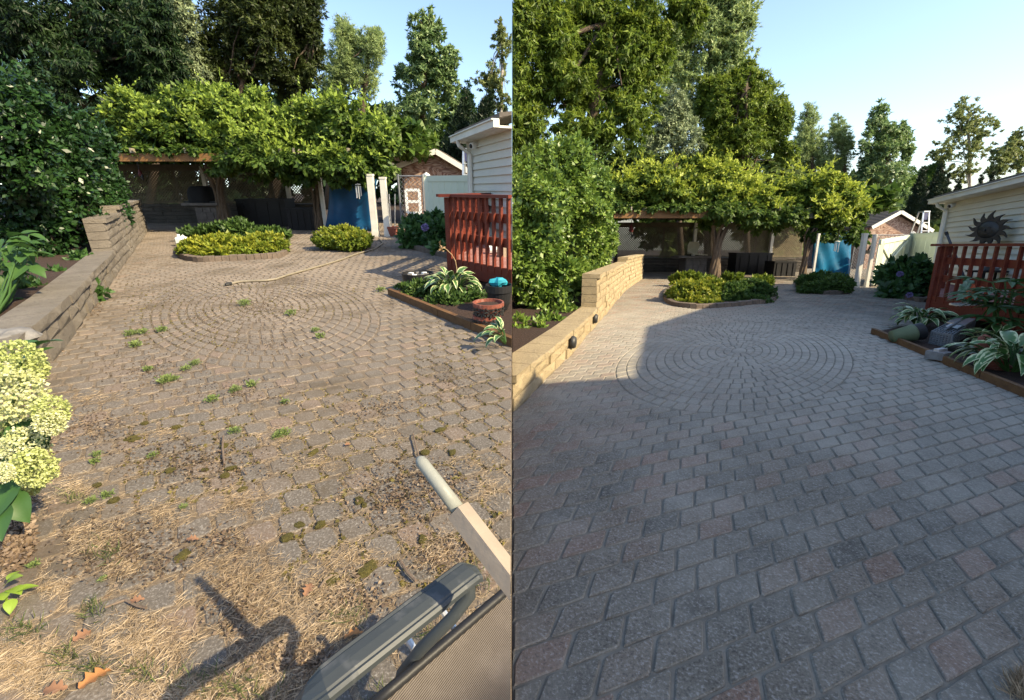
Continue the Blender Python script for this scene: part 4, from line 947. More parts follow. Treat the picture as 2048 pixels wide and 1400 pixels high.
A = L.g(906, 560); deck(L, 'red stained timber deck with baluster railing at the right edge of the weedy yard', A, (.894, -1.0, 0), 1.6, (.18, 1, 0), 3.4, .38, L.zrow(A.y, 391))
A = Rt.g(1856, 642); deck(Rt, 'red stained timber deck with baluster railing below the sun ornament of the clean yard', A, (-.30, -1, 0), 6.2, (1.02, 1, 0), 4.2, .52, Rt.zrow(A.y, 490), .27)

# metal sun on the house wall
wA = Rt.at(1880, 500, 15.5); wA.z = 0
def onwall(x, y):
    best = None
    for k in range(500):
        q = wA + dr_ * (k * .02); pxx, pyy, _ = Rt.px((q.x, q.y, 1.7))
        if best is None or abs(pxx - x) < best[0]: best = (abs(pxx - x), q)
    q = best[1]; return Vector((q.x, q.y, Rt.zrow(q.y, y)))
sc_ = onwall(2019, 459); tS = thing(Rt, 'sun_ornament', 'dark metal sun face with wavy rays hung on the cream siding', 'wall ornament', sc_)
Ms = Matrix((dr_.cross(Vector((0, 0, 1))).cross(Vector((0, 0, 1))) * -1, Vector((0, 0, 1)), orr)).transposed(); Ms = Matrix((dr_, Vector((0, 0, 1)), orr)).transposed()
dr2 = (dr_ * math.cos(.45) - orr * math.sin(.45)).normalized(); or2 = (orr * math.cos(.45) + dr_ * math.sin(.45)).normalized(); Ms = Matrix((dr2 * 1.3, Vector((0, 0, 1)), or2)).transposed(); sc_ = sc_ + orr * .35
SP = lambda x, y, z: sc_ + Ms @ Vector((x, y, z + .06)); mpx = (onwall(2005, 459) - onwall(1943, 459)).length / 62; R0 = 17.5 * Rt.m(sc_.y); ell = 1.0
prof = [(R0, 0), (R0 * .97, .03), (R0 * .75, .07), (R0 * .3, .10), (.01, .105)]
mb = MB(); nn = 22
for r, z in prof: mb.v += [tuple(SP(r * math.cos(2 * math.pi * k / nn), r * math.sin(2 * math.pi * k / nn), z)) for k in range(nn)]
mb.f += [(i * nn + k, i * nn + (k + 1) % nn, (i + 1) * nn + (k + 1) % nn, (i + 1) * nn + k) for i in range(4) for k in range(nn)]
mb.f += [tuple(range(nn))[::-1], tuple(range(4 * nn, 5 * nn))]; mb.build('face_disc', metal_dk, tS, smooth=True)
for k in range(13):
    a = 2 * math.pi * k / 13 + .1; l = R0 * (1.15 if k % 2 else 1.0); pl, pr_ = [], []
    for i in range(7):
        u = i / 6; r = R0 * .92 + l * u; w = R0 * .26 * (1 - u) ** .7 * (1 + .25 * math.sin(u * 6)); bend = .22 * math.sin(u * 4.4) * R0 * u
        for lst, sg in ((pl, 1), (pr_, -1)): lst.append(SP(r * math.cos(a) - (bend + sg * w) * math.sin(a), r * math.sin(a) + (bend + sg * w) * math.cos(a), .01))
    MB().prism([*pl, *pr_[::-1]], or2 * .035).build('ray', metal_dk, tS)
for nm, c_, rr in (('nose', (0, -.05, .11), (.07, .16)), ('eye', (-.3, .22, .09), (.13, .05)), ('eye', (.3, .22, .09), (.13, .05)), ('mouth', (0, -.42, .09), (.2, .06)), ('cheek', (-.42, -.18, .075), (.16, .14)), ('cheek', (.42, -.18, .075), (.16, .14))):
    mb = MB(); q = [SP(R0 * (c_[0] + rr[0] * math.cos(t_)), R0 * (c_[1] + rr[1] * math.sin(t_)), c_[2] - .02) for t_ in np.linspace(0, 6.28, 9)[:-1]]; mb.prism(q, or2 * .04); mb.build(nm, metal_dk, tS)

# clutter on and by the decks
def lump(yard, name, label, cat, c, r, m, rough=.2):
    return MB().ball(c, r[0], r[1], r[2], 12, rough).build(name, m, yard=yard, loc=c, label=label, category=cat)
def bowl(yard, name, label, c, r, h, m, cat='pot', tilt=None, group=None, rosettes=0):
    t = thing(yard, name, label, cat, c, group)
    MB().lathe(c, [(r * .62, 0), (r * .85, h * .3), (r * .97, h * .72), (r * 1.06, h * .74), (r * 1.06, h), (r * .94, h), (r * .9, h * .7), (.02, h * .62)], 24, tilt).build('body', m, t, smooth=False)
    MB().lathe(c, [(r * .9, h * .80), (r * .5, h * .84), (.01, h * .85)], 20, tilt).build('soil', mulch, t)
    for k in range(rosettes):
        a = -2.6 + k * .62; ct = Vector(c) + Vector((r * .95 * math.cos(a), r * .95 * math.sin(a), h * .48)); tx_ = Vector((-math.sin(a), math.cos(a), 0)); o_ = Vector((math.cos(a), math.sin(a), .2))
        mb = MB()
        for j in range(8):
            b = j * .785; d_ = tx_ * math.cos(b) + Vector((0, 0, 1)) * math.sin(b); pd = tx_ * -math.sin(b) + Vector((0, 0, 1)) * math.cos(b)
            mb.prism([ct + d_ * .01, ct + d_ * .045 + pd * .012, ct + d_ * .075, ct + d_ * .045 - pd * .012], o_ * .012)
        mb.build('rosette', metal_dk, t)
    return t
z = .38
q = L.onz(988, 508, z); tb = thing(L, 'white_jug', 'white crumpled bottle lying on the red deck floor of the weedy yard', 'bottle', q)
MB().tube([q + Vector((-.1, 0, .09)), q + Vector((.0, .05, .1)), q + Vector((.12, .08, .1)), q + Vector((.17, .1, .1))], [.08, .09, .08, .03], 10).build('body', whitepl, tb); MB().tube([q + Vector((.17, .1, .1)), q + Vector((.21, .11, .1))], .03, 8).build('cap', bluepl, tb)
q = L.onz(1006, 514, z); tb = thing(L, 'cardboard_box', 'worn tan carton on the red deck floor of the weedy yard', 'box', q); card = mat('cardboard', (.36, .29, .22), (.28, .22, .16), 5, .8, .1)
MB().box(q + Vector((0, .05, .09)), .17, .16, .18, .3).build('body', card, tb); MB().box(q + Vector((0, .05, .185)), .18, .165, .008, .3).build('flap', card, tb)
for (x, y, nm, lab, cat, r, m) in ((1930, 597, 'green_bag', 'green and white fertiliser bag slumped on the clean-yard deck', 'bag', (.14, .1, .2), mat('green_bag', (.03, .12, .04), (.30, .36, .30), 5, .5, .1)), (1941, 598, 'orange_pot', 'orange plastic tub behind the clean-yard balusters', 'tub', (.13, .1, .17), mat('orange_tub', (.45, .09, .03), None, 5, .5, .1)), (1974, 566, 'cloth_bundle', 'crumpled white and grey cloth bundle behind the deck railing', 'cloth', (.3, .16, .15), mat('white_cloth', (.5, .52, .55), (.18, .19, .22), 6, .8, .4))):
    p_ = Rt.onz(x, y + 6, .53); lump(Rt, nm, lab, cat, (p_.x, p_.y, .53 + r[2] * .9 + (.4 if nm == 'cloth_bundle' else 0)), r, m, .22)
    if nm == 'cloth_bundle':
        tt = thing(Rt, 'side_table', 'small dark table under the cloth bundle on the clean-yard deck', 'table', (p_.x, p_.y, .53)); MB().box((p_.x, p_.y, .53 + .36), .8, .45, .04).build('table_top', black, tt)
        for sx_, sy_ in ((-.3, -.15), (.3, -.15), (.3, .15), (-.3, .15)): MB().box((p_.x + sx_, p_.y + sy_, .53 + .17), .04, .04, .34).build('leg', black, tt)
b_ = Rt.onz(1934, 569, .55); tp_ = Rt.at(1892, 464, b_.y + .6); tk = thing(Rt, 'broom_pole', 'dark blue-grey pole leaning across the clean-yard deck railing', 'pole', b_)
MB().tube([b_, tp_], .03, 8).build('shaft', mat('blue_grey_pole', (.06, .075, .10), None, 5, .4, 0), tk); MB().tube([tp_, tp_.lerp(b_, .06)], .04, 8).build('grip', black, tk)
rk = Rt.onz(1930, 612, .55); tr_ = thing(Rt, 'rake_head', 'grey steel rake head lying on the clean-yard deck floor', 'rake', rk)
MB().beam(rk + Vector((-.25, 0, .03)), rk + Vector((.35, .12, .03)), .03, .03).build('bar', alu, tr_)
for k in range(10): p_ = rk + Vector((-.25 + .06 * k, .012 * k, .03)); MB().beam(p_, p_ + Vector((-.02, -.14, -.01)), .012, .012).build('tine', alu, tr_)

# ------------------------------------------------------------------ planting strips beside the decks
def strip(yard, px, edge, label, name):
    pts = [yard.g(*q) for q in px]; MB().prism([(p.x, p.y, -.03) for p in pts], (0, 0, .07)).build('planting_bed', mulch, yard=yard, kind='structure')
    a, b = yard.g(*edge[0]), yard.g(*edge[1]); t = thing(yard, name, label, 'edging board', a); n = 4
    for k in range(n):
        p, q = a.lerp(b, k / n), a.lerp(b, (k + .985) / n); MB().beam(p + Vector((0, 0, .05)), q + Vector((0, 0, .05)), .06, .11).build('board', edge_wood, t)
strip(L, [(781, 590), (1036, 697), (1040, 570), (905, 562), (850, 568)], [(780, 591), (1030, 697)], 'dark weathered edging boards along the weedy-yard planting strip', 'timber_edging')
strip(Rt, [(1748, 669), (2110, 820), (2110, 690), (1858, 645)], [(1745, 668), (2100, 818)], 'brown edging boards along the clean-yard planting strip', 'timber_edging')
def leafmesh(name, ln, wd, segs, arch, cup=.25, tipw=.0, kind='ovate'):
    V, Fc, E_ = [], [], []
    for i in range(segs + 1):
        u = i / segs; w = wd * math.sin(math.pi * min(1, u ** .75 * .96 + .04)) if kind == 'ovate' else wd * math.sin(math.pi * min(1, u * .93 + .05)) ** .7 * (.75 + .4 * math.sin(u * 21))
        ang = arch[0] + (arch[1] - arch[0]) * u
        if i == 0: x, z = 0., 0.
        else: x += ln / segs * math.cos(ang); z += ln / segs * math.sin(ang)
        for s in (-1, -.45, 0, .45, 1): V.append((x, s * w / 2, z + cup * abs(s) * w * .5)); E_.append(abs(s))
    for i in range(segs):
        for k in range(4): Fc.append((i * 5 + k, i * 5 + k + 1, i * 5 + k + 6, i * 5 + k + 5))
    me = bpy.data.meshes.new(name); me.from_pydata(V, [], Fc); a = me.attributes.new('edge', 'FLOAT', 'POINT'); a.data.foreach_set('value', E_); me.polygons.foreach_set('use_smooth', [True] * len(Fc)); return me
HL = [leafmesh('hosta_leaf', .36, .13, 6, (1.1, -.5)), leafmesh('hosta_leaf', .32, .11, 6, (.8, -.9)), leafmesh('hosta_leaf', .28, .12, 6, (1.3, -.2))]
for m_ in HL: m_.materials.append(lv_hosta)
OV = [leafmesh('ovate_leaf', .17, .11, 6, (.3, -.5)), leafmesh('ovate_leaf', .15, .10, 6, (.1, -.9)), leafmesh('ovate_leaf', .19, .11, 6, (.6, -.2))]
def setleaf(parent, me, loc, rz, tilt, sc, name='leaf', m=None):
    o = bpy.data.objects.new(name, me); COL.objects.link(o); o.parent = parent; o.location = Vector(loc) - ORG[parent.name]
    o.rotation_euler = (random.uniform(-.3, .3), -tilt, rz); o.scale = (sc,) * 3
    if m:
        if not me.materials: me.materials.append(m)
        o.material_slots[0].link = 'OBJECT'; o.material_slots[0].material = m
    return o
def hosta(yard, label, c, n, sc):
    c = Vector(c); t = thing(yard, 'hosta', label, 'hosta plant', c)
    for k in range(n):
        a = k * 2.4 + random.uniform(-.3, .3); ring = (k / n) ** .6
        p_ = c + Vector((math.cos(a) * .05 * sc, math.sin(a) * .05 * sc, .02))
        if abs(p_.x) < .05: continue
        st = MB(); e_ = p_ + Vector((math.cos(a), math.sin(a), 0)) * .16 * sc * (.3 + ring) + Vector((0, 0, .26 * sc * (1.25 - ring * .75)))
        st.tube([p_, p_.lerp(e_, .5) + Vector((0, 0, .03)), e_], .006 * sc, 4, False).build('stalk', lv_big, t)
        if yard.ok(e_.x + .3 * sc * math.cos(a)): setleaf(t, random.choice(HL), e_, a, random.uniform(-.35, .25) - ring * .3, sc * random.uniform(.75, 1.15))
    return t
hosta(L, 'silvery striped hosta sprawling in the weedy-yard planting strip', L.g(905, 590, .05), 56, .85)
hosta(L, 'broad-leaved hosta at the right edge of the weedy yard below the red pots', L.g(1014, 690, .05), 22, .6)
hosta(Rt, 'small variegated hosta behind the tipped sage flower pot', Rt.g(1838, 655, .05), 56, .95)
hosta(Rt, 'large white-edged hosta in the near right corner of the clean-yard planting strip', Rt.g(2020, 745, .05), 60, 1.05)
hosta(Rt, 'pale-leaved hosta beside the black cage trap', Rt.g(1985, 700, .05), 30, .8)
def herb(yard, label, blobs, n, size, m=lv_hyd, **k):
    o, _ = crown(yard, 'low_plants', None, m, blobs, n, size, floor=.03, clump=.2, leafs=14, droop=-.4, kind='stuff', label=label, category='low plants', **k); return o
herb(L, 'dark low leafy plants along the edge of the weedy-yard planting strip', [(850, 584, 55, 22, 6.5), (895, 606, 42, 24, 6.0), (815, 578, 30, 12, 7), (935, 596, 40, 20, 6.2), (1012, 668, 18, 22, 5)], 7500, .065, lv_low2)
herb(Rt, 'dark low leafy plants along the edge of the clean-yard planting strip', [(1800, 666, 34, 20, 9.2), (1838, 682, 30, 24, 8.6), (1770, 658, 18, 14, 9.8), (2035, 762, 30, 26, 6.2), (1975, 726, 20, 14, 6.8), (2010, 745, 20, 20, 6.4)], 8000, .085, lv_low2)

# weedy-yard pots
p_ = L.g(838, 582); tb = thing(L, 'planter_tub', 'sage green tub planter with dark rim at the head of the weedy-yard planting strip', 'planter', p_)
r = 31 * L.m(p_.y); hh = L.zrow(p_.y, 545)
MB().lathe(p_, [(r * .88, 0), (r * .97, hh * .6), (r, hh * .66)], 26).build('body', green_pl, tb, smooth=True)
MB().lathe(p_, [(r * 1.01, hh * .62), (r * 1.06, hh), (r * .98, hh), (r * .93, hh * .8), (.02, hh * .8)], 26).build('rim', black, tb)
for k in range(7): a = k * .9; q = p_ + Vector((r * .55 * math.cos(a), r * .55 * math.sin(a), hh * .86)); MB().box(q, .07, .05, .06, a).build('pebble', whitepl if k % 2 else rock, tb)
c0 = L.g(974, 654, .03)
bowl(L, 'terracotta_bowl', 'lower red clay bowl with flower rosettes under another in the weedy yard', c0, .15, .15, terra, rosettes=8)
bowl(L, 'terracotta_bowl', 'upper red clay bowl with flower rosettes stacked on the lower one', c0 + Vector((.02, .0, .13)), .165, .16, terra, rosettes=8)
bowl(L, 'nursery_pot', 'round black pot holding blue plastic wrap behind the red bowls', L.g(1002, 622, .04) + Vector((-.02, 0, .02)), .16, .32, black)
lump(L, 'plastic_wrap', 'crumpled turquoise plastic wrap in the black pot behind the red bowls', 'plastic wrap', L.g(1002, 622) + Vector((-.03, -.04, .39)), (.11, .07, .06), bluepl, .25)
# clean-yard pots, trap, roll
q = Rt.g(1812, 668, .16); tb = thing(Rt, 'tipped_pot', 'sage green flower pot with black inner pot lying on its side', 'pot', q); rt_ = Vector((.95, -.1, .22)).normalized().to_track_quat('Z', 'Y').to_matrix()
MB().lathe(q, [(.09, -.20), (.13, .08), (.135, .10), (.125, .10), (.1, -.07), (.02, -.08)], 22, rt_).build('body', green_pl, tb, smooth=True); MB().lathe(q, [(.125, .09), (.135, .22), (.12, .22), (.11, .07), (.01, .03)], 22, rt_).build('inner_pot', black, tb)
P0, P1, P2 = Rt.g(1858, 692), Rt.g(1898, 701), Rt.g(1944, 668)
fx, fy = (P1 - P0), (P2 - P1); hz = Rt.zrow(P1.y, 673) ; tb = thing(Rt, 'cage_trap', 'black wire cage animal trap with grey lid and white paper tag', 'cage trap', P0); Zu = lambda z: Vector((0, 0, z))
mb = MB(); wt = .015
for k in range(7):
    z_ = .04 + (hz - .04) * k / 6
    for a_, b_ in ((P0, P1), (P1, P1 + fy), (P0, P0 + fy), (P0 + fy, P1 + fy)): mb.beam(a_ + Zu(z_), b_ + Zu(z_), wt, wt)
for k in range(8):
    u = k / 7
    for a_, b_ in ((P0 + fx * u, P0 + fx * u + Zu(hz)), (P0 + fx * u + Zu(hz), P0 + fx * u + fy + Zu(hz)), (P0 + fx * u + fy, P0 + fx * u + fy + Zu(hz))): mb.beam(a_ + Zu(.02), b_ + Zu(.02), wt, wt)
for k in range(12):
    u = k / 11; mb.beam(P1 + fy * u + Zu(.02), P1 + fy * u + Zu(hz + .02), wt, wt); mb.beam(P0 + fy * u + Zu(hz + .02), P1 + fy * u + Zu(hz + .02), wt, wt); mb.beam(P0 + fy * u + Zu(.02), P0 + fy * u + Zu(hz + .02), wt, wt)
mb.build('wire_mesh', wirem, tb, kind='stuff')
mb = MB().prism([P0 + Zu(.03), P1 + Zu(.03), P1 + fy + Zu(.03), P0 + fy + Zu(.03)], (0, 0, .01)); mb.build('floor_plate', galv, tb)
q0 = P0 + fy * .52 + Zu(hz + .035); MB().prism([q0, q0 + fx, q0 + fx + fy * .5, q0 + fy * .5], (0, 0, .02)).build('lid', alu, tb)
q0 = P0 + fy * .30 + fx * .25 + Zu(hz + .04); MB().prism([q0, q0 + fx * .62, q0 + fx * .62 + fy * .2, q0 + fy * .2], (0, 0, .006)).build('paper_tag', whitepl, tb)
MB().beam(P0 + fx * .5 + fy * .1 + Zu(hz + .05), P0 + fx * .5 + fy * .9 + Zu(hz + .06), .025, .025).build('handle_rod', wirem, tb)
for u in (0, 1):
    for w_ in (0, 1): MB().beam(P0 + fx * u + fy * w_, P0 + fx * u + fy * w_ + Zu(hz + .03), .02, .02).build('corner_rod', wirem, tb)
q = Rt.g(1942, 704, .1); tb = thing(Rt, 'plastic_roll', 'black rolled plastic lying right of the cage trap', 'roll', q); rt_ = Vector((-.35, -.9, .1)).normalized().to_track_quat('Z', 'Y').to_matrix()
MB().lathe(q, [(.09, -.45), (.095, 0), (.04, .005), (.035, -.2), (.01, -.2)], 18, rt_).build('roll_body', black, tb, smooth=False)
q = Rt.g(1876, 716, .05); tb = thing(Rt, 'concrete_offcut', 'small grey concrete offcut at the edge before the cage trap', 'concrete piece', q); MB().box(q + Zu(.04), .22, .2, .1, .4).build('body', rock, tb); MB().box(q + Vector((.03, .02, .1)), .2, .06, .05, .4).build('ridge', alu, tb)
bowl(Rt, 'terracotta_bowl', 'tilted red clay pot half hidden under the white-edged hosta', Rt.g(1960, 722, .1), .24, .22, terra, tilt=Matrix.Rotation(.7, 3, 'X') @ Matrix.Rotation(.4, 3, 'Y'))
# tall lobed plant
c = Rt.g(1990, 690, .04); tb = thing(Rt, 'lobed_leaf_plant', 'tall plant with deeply lobed dark leaves in front of the clean-yard deck', 'plant', c)
sten = [wob(c + Vector((random.uniform(-.08, .08), random.uniform(-.08, .08), 0)), Rt.at(x_, y_, c.y), 5, .1) for x_, y_ in ((1985, 565), (2025, 580), (1965, 595), (2010, 560), (2000, 600))]
for s_ in sten: MB().tube(s_, [.03, .026, .02, .016, .012, .008], 6).build('stem', lv_low2, tb, smooth=True)
LB = leafmesh('lobe', .30, .075, 4, (.2, -.35)); LB.materials.append(lv_hyd)
for s_ in sten:
    for hub in (s_[5], s_[4], s_[3]):
        for w_ in range(2):
            a0 = random.uniform(0, 6.28); hb = hub + Vector((math.cos(a0) * .25, math.sin(a0) * .25, random.uniform(0, .06)))
            MB().tube([hub, hb], .007, 4).build('leaf_stalk', lv_low2, tb)
            for k in range(7): setleaf(tb, LB, hb, a0 + (k - 3) * .62, random.uniform(-.2, .15), 1.15 * (1 - .09 * abs(k - 3)), 'leaf_lobe')
# hydrangeas by the fences
def hydr(yard, label, blobs, n, size, xb, yb, blooms, Y):
    c = yard.g(xb, yb); t = thing(yard, 'hydrangea', label, 'hydrangea bush', c)
    crown(yard, 'foliage', t, lv_hyd, blobs, n, size, aspect=.6, clump=.22, leafs=16, droop=-.1, shell=3)
    for k in range(7):
        b = random.choice(blobs); q = yard.at(b[0] + random.uniform(-.5, .5) * b[2], b[1] - b[3] * .3, b[4]); MB().tube(wob(c + Vector((random.uniform(-.3, .3), .3, 0)), c.lerp(q, .8) + Vector((0, .3, 0)), 3, .06), .012, 5).build('stem', stickm, t)
    for x_, y_, r_ in blooms:
        q = np.array(yard.at(x_, y_, Y)); rr = r_ * yard.m(Y); D = unit(rng.normal(size=(160, 3))); npmesh('flower_head', kites(q + D * rr * .8, D + .8 * rng.normal(size=D.shape), np.full(160, rr * .5), .9), 4, floret_p, t)
hydr(L, 'dark green hydrangea with one mauve bloom before the pale vinyl panel', [(850, 465, 48, 30, 12.5), (885, 475, 32, 34, 11.8), (830, 480, 30, 18, 12.2), (868, 435, 14, 14, 12.5), (905, 440, 16, 18, 12.3), (890, 500, 25, 14, 11)], 6500, .16, 860, 505, [(850, 455, 7)], 11.4)
hydr(Rt, 'green hydrangea with pale mauve blooms between white gate and red deck', [(1795, 555, 30, 32, 14.2), (1835, 560, 26, 36, 13.6), (1777, 548, 16, 18, 14.4), (1812, 530, 12, 14, 14), (1838, 530, 14, 14, 13.6), (1802, 584, 40, 16, 13.3)], 6500, .19, 1805, 598, [(1800, 548, 5), (1819, 590, 5)], 12.6)
for yd, x_, y_, lab in ((L, 862, 500, 'dark plastic pot under the weedy-yard hydrangea'), (Rt, 1812, 594, 'dark plastic pot under the clean-yard hydrangea')):
    bowl(yd, 'nursery_pot', lab, yd.g(x_, y_ - 6, .08), .15, .26, black)
c = L.g(787, 473); bowl(L, 'terracotta_pot', 'small square-looking red clay pot holding garden canes by the gate of the weedy yard', c, 11 * L.m(c.y), .33, terra)
tb = thing(L, 'garden_canes', 'pair of grey canes standing in the small red pot by the gate', 'canes', c + Zu(.26))
for dx_ in (-.05, .07): MB().tube([c + Vector((dx_, 0, .24)), c + Vector((dx_ * 1.6 + .05, .02, 1.35))], .016, 6).build('cane', alu, tb)
# seed stalk and flowering stalk
for yd, a_, b_, lab in ((L, (909, 545), (880, 490), 'dry hosta flower stalk bending in front of the weedy-yard deck post'), (Rt, (2003, 675), (1945, 627), 'thin pale hosta flower stalk leaning left from the lobed plant')):
    Y = yd.g(910, 580).y if yd is L else 8.2; p0, p1 = yd.at(*a_, Y), yd.at(*b_, Y - .2); p0.z = .06 if yd is L else p0.z * .3
    tb = thing(yd, 'flower_stalk', lab, 'flower stalk', p0); cv = [p0.lerp(p1, i / 6) + Vector((.12 * math.sin(math.pi * i / 6), 0, .08 * math.sin(math.pi * i / 6))) for i in range(7)]
    MB().tube(cv, [.009, .008, .007, .006, .005, .005, .004], 5).build('stem', dry, tb); ps = np.array([p1 + Vector((random.uniform(-.03, .05), random.uniform(-.03, .03), random.uniform(-.1, .03))) for _ in range(14)]); npmesh('seed_pods', kites(ps, rng.normal(size=(14, 3)), np.full(14, .06), .5), 4, dry, tb)

# ------------------------------------------------------------------ hose, jug, chair, broom
hp = [(462, 567), (480, 563), (500, 562), (530, 561), (552, 558), (575, 550), (600, 543), (640, 532), (680, 520), (715, 507), (735, 502), (748, 498), (760, 491), (766, 486), (758, 478)]
hz_ = [L.g(x_, y_, .035) for x_, y_ in hp]; tb = thing(L, 'garden_hose', 'beige garden hose curling across the weedy patio with its nozzle end', 'hose', hz_[0])
fine = []
for i in range(len(hz_) - 1):
    for k in range(3): fine.append(hz_[i].lerp(hz_[i + 1], k / 3))
MB().tube(fine + [hz_[-1]], .021, 7).build('tube', rubber, tb, smooth=True)
MB().tube([hz_[0], hz_[0].lerp(hz_[1], -.35), hz_[0].lerp(hz_[1], -.6)], [.03, .035, .02], 8).build('nozzle', metal_dk, tb)
c = L.g(366, 493); s_ = 11 * L.m(c.y); hh = L.zrow(c.y, 473); tb = thing(L, 'plastic_jug', 'translucent white plastic jug standing at the left end of the larger weedy-yard bed', 'jug', c)
V = []
for z_, q in ((0, .95), (.06, 1), (.8, 1), (.95, .8), (1, .4)):
    for k in range(12): a = 2 * math.pi * k / 12; r = (abs(math.cos(a)) ** 5 + abs(math.sin(a)) ** 5) ** -.2; V.append((c.x + s_ * q * r * math.cos(a), c.y + s_ * .8 * q * r * math.sin(a), hh * z_))
MB().add(V, [(i * 12 + k, i * 12 + (k + 1) % 12, (i + 1) * 12 + (k + 1) % 12, (i + 1) * 12 + k) for i in range(4) for k in range(12)] + [tuple(range(48, 60)), tuple(range(12))[::-1]]).build('body', whitepl, tb, smooth=False)
MB().tube([(c.x - s_ * .4, c.y, hh), (c.x - s_ * .4, c.y, hh + .06)], s_ * .25, 10).build('cap', whitepl, tb); MB().tube([(c.x, c.y, hh * .95), (c.x + s_ * .4, c.y, hh * 1.12), (c.x + s_ * .8, c.y, hh * .9)], .02, 6).build('handle', whitepl, tb)

ZA = .66; arm = [(L.onz(x_, y_, ZA + dz)) for x_, y_, dz in ((545, 1490, -.16), (575, 1440, -.09), (612, 1396, -.03), (650, 1362, -.006), (700, 1322, 0), (780, 1261, 0), (860, 1200, 0), (915, 1158, 0), (938, 1141, -.004))]
tc = thing(L, 'patio_chair', 'grey-armed patio chair with brown woven sling at the bottom edge of the weedy yard', 'chair', (arm[5].x, arm[5].y, 0))
V, Fc = [], []; prof = [(-.036, -.012), (-.036, .0), (-.030, .005), (-.024, .003), (-.02, .006), (0, .008), (.02, .006), (.024, .003), (.030, .005), (.036, .0), (.036, -.012)]; npf = len(prof)
for i, p_ in enumerate(arm):
    d = (arm[min(i + 1, 8)] - arm[max(i - 1, 0)]).normalized(); r_ = d.cross(Vector((0, 0, 1))).normalized(); u_ = r_.cross(d)
    for a_, b_ in prof: V.append(p_ + r_ * a_ * (1.0 if i > 2 else .9) + u_ * b_)
d = (arm[8] - arm[7]).normalized(); r_ = d.cross(Vector((0, 0, 1))).normalized()
for a_, b_ in prof: V.append(arm[8] + d * (.022 - abs(a_) * .25) + r_ * a_ * .93 + Vector((0, 0, b_ - .008)))
for i in range(9):
    for k in range(npf): k2 = (k + 1) % npf; Fc.append((i * npf + k, i * npf + k2, (i + 1) * npf + k2, (i + 1) * npf + k))
Fc += [tuple(range(npf))[::-1], tuple(range(9 * npf, 10 * npf))]
MB().add(V, Fc).build('armrest', arm_m, tc, smooth=False)
tipp = arm[8] + d * .005 + Vector((0, 0, -.016)); b1 = L.onz(938, 1190, ZA - .06); b2 = L.onz(905, 1235, .56); b3 = L.onz(840, 1300, .48); b4 = L.onz(805, 1345, .38); b5 = L.onz(790, 1400, .02)
MB().tube([tipp - d * .06, tipp - d * .01, b1, b2, b3, b4, b5], [.014, .02, .017, .015, .015, .015, .014], 9).build('arm_support', arm_m, tc, smooth=True)
S0, S1 = L.onz(742, 1412, .45), L.onz(1024, 1172, .45); S2, S3 = L.onz(1190, 1320, .45), L.onz(910, 1560, .45); nu, nv = 16, 16; V, Fc = [], []
for th in (0, -.006):
    for j in range(nv + 1):
        for i in range(nu + 1): u, v = i / nu, j / nv; p_ = S0.lerp(S1, u).lerp(S3.lerp(S2, u), v); V.append((p_.x, p_.y, p_.z - .035 * math.sin(math.pi * min(1, v * 1.1)) + th))
q = (nu + 1) * (nv + 1)
for j in range(nv):
    for i in range(nu): a_ = j * (nu + 1) + i; Fc += [(a_, a_ + 1, a_ + nu + 2, a_ + nu + 1), (q + a_ + nu + 1, q + a_ + nu + 2, q + a_ + 1, q + a_)]
seat = MB().add(V, Fc).build('sling_seat', fabric, tc, smooth=True); uv = seat.data.uv_layers.new(name='weave')
dU = (S1 - S0).normalized(); dV = (S3 - S0).normalized(); og = ORG[tc.name]
for lp in seat.data.loops: co_ = seat.data.vertices[lp.vertex_index].co + og - S0; uv.data[lp.index].uv = (co_.dot(dV) * 2.2, co_.dot(dU) * 2.2)
MB().tube([S0.lerp(S1, i / 8) for i in range(9)], .013, 8).build('side_rail', black, tc, smooth=True)
for k in (.35, .6): p_ = S0.lerp(S1, k) + Vector((-.03, .02, -.03)); MB().tube([p_, p_ + Vector((-.035, .03, .03))], .009, 8).build('bolt', alu, tc)
MB().tube([L.onz(812, 1345, .38), S0.lerp(S1, .32)], .013, 7).build('cross_brace', arm_m, tc)
for p_ in (S0.lerp(S1, .05), S0.lerp(S1, .9)): MB().tube([p_, (p_.x - .03, p_.y, .0)], .014, 7).build('leg', arm_m, tc)
h0, h1, h2 = L.onz(838, 917, .95), L.onz(915, 1018, .88), L.onz(1040, 1182, .78); tb = thing(L, 'broom', 'long broom handle with grey painted tip leaning over the chair in the weedy yard', 'broom', h2)
e_ = (h1 - h0).normalized(); MB().tube([h0 - e_ * .004, h0 + e_ * .004, h0 + e_ * .015, h0.lerp(h1, .5), h1], [.005, .012, .0135, .0145, .015], 12).build('painted_tip', handle_m, tb, smooth=True)
MB().beam(h1 + e_ * .002, h2, .036, .036, (.3, .2, 1)).build('wooden_shaft', handle_w, tb)

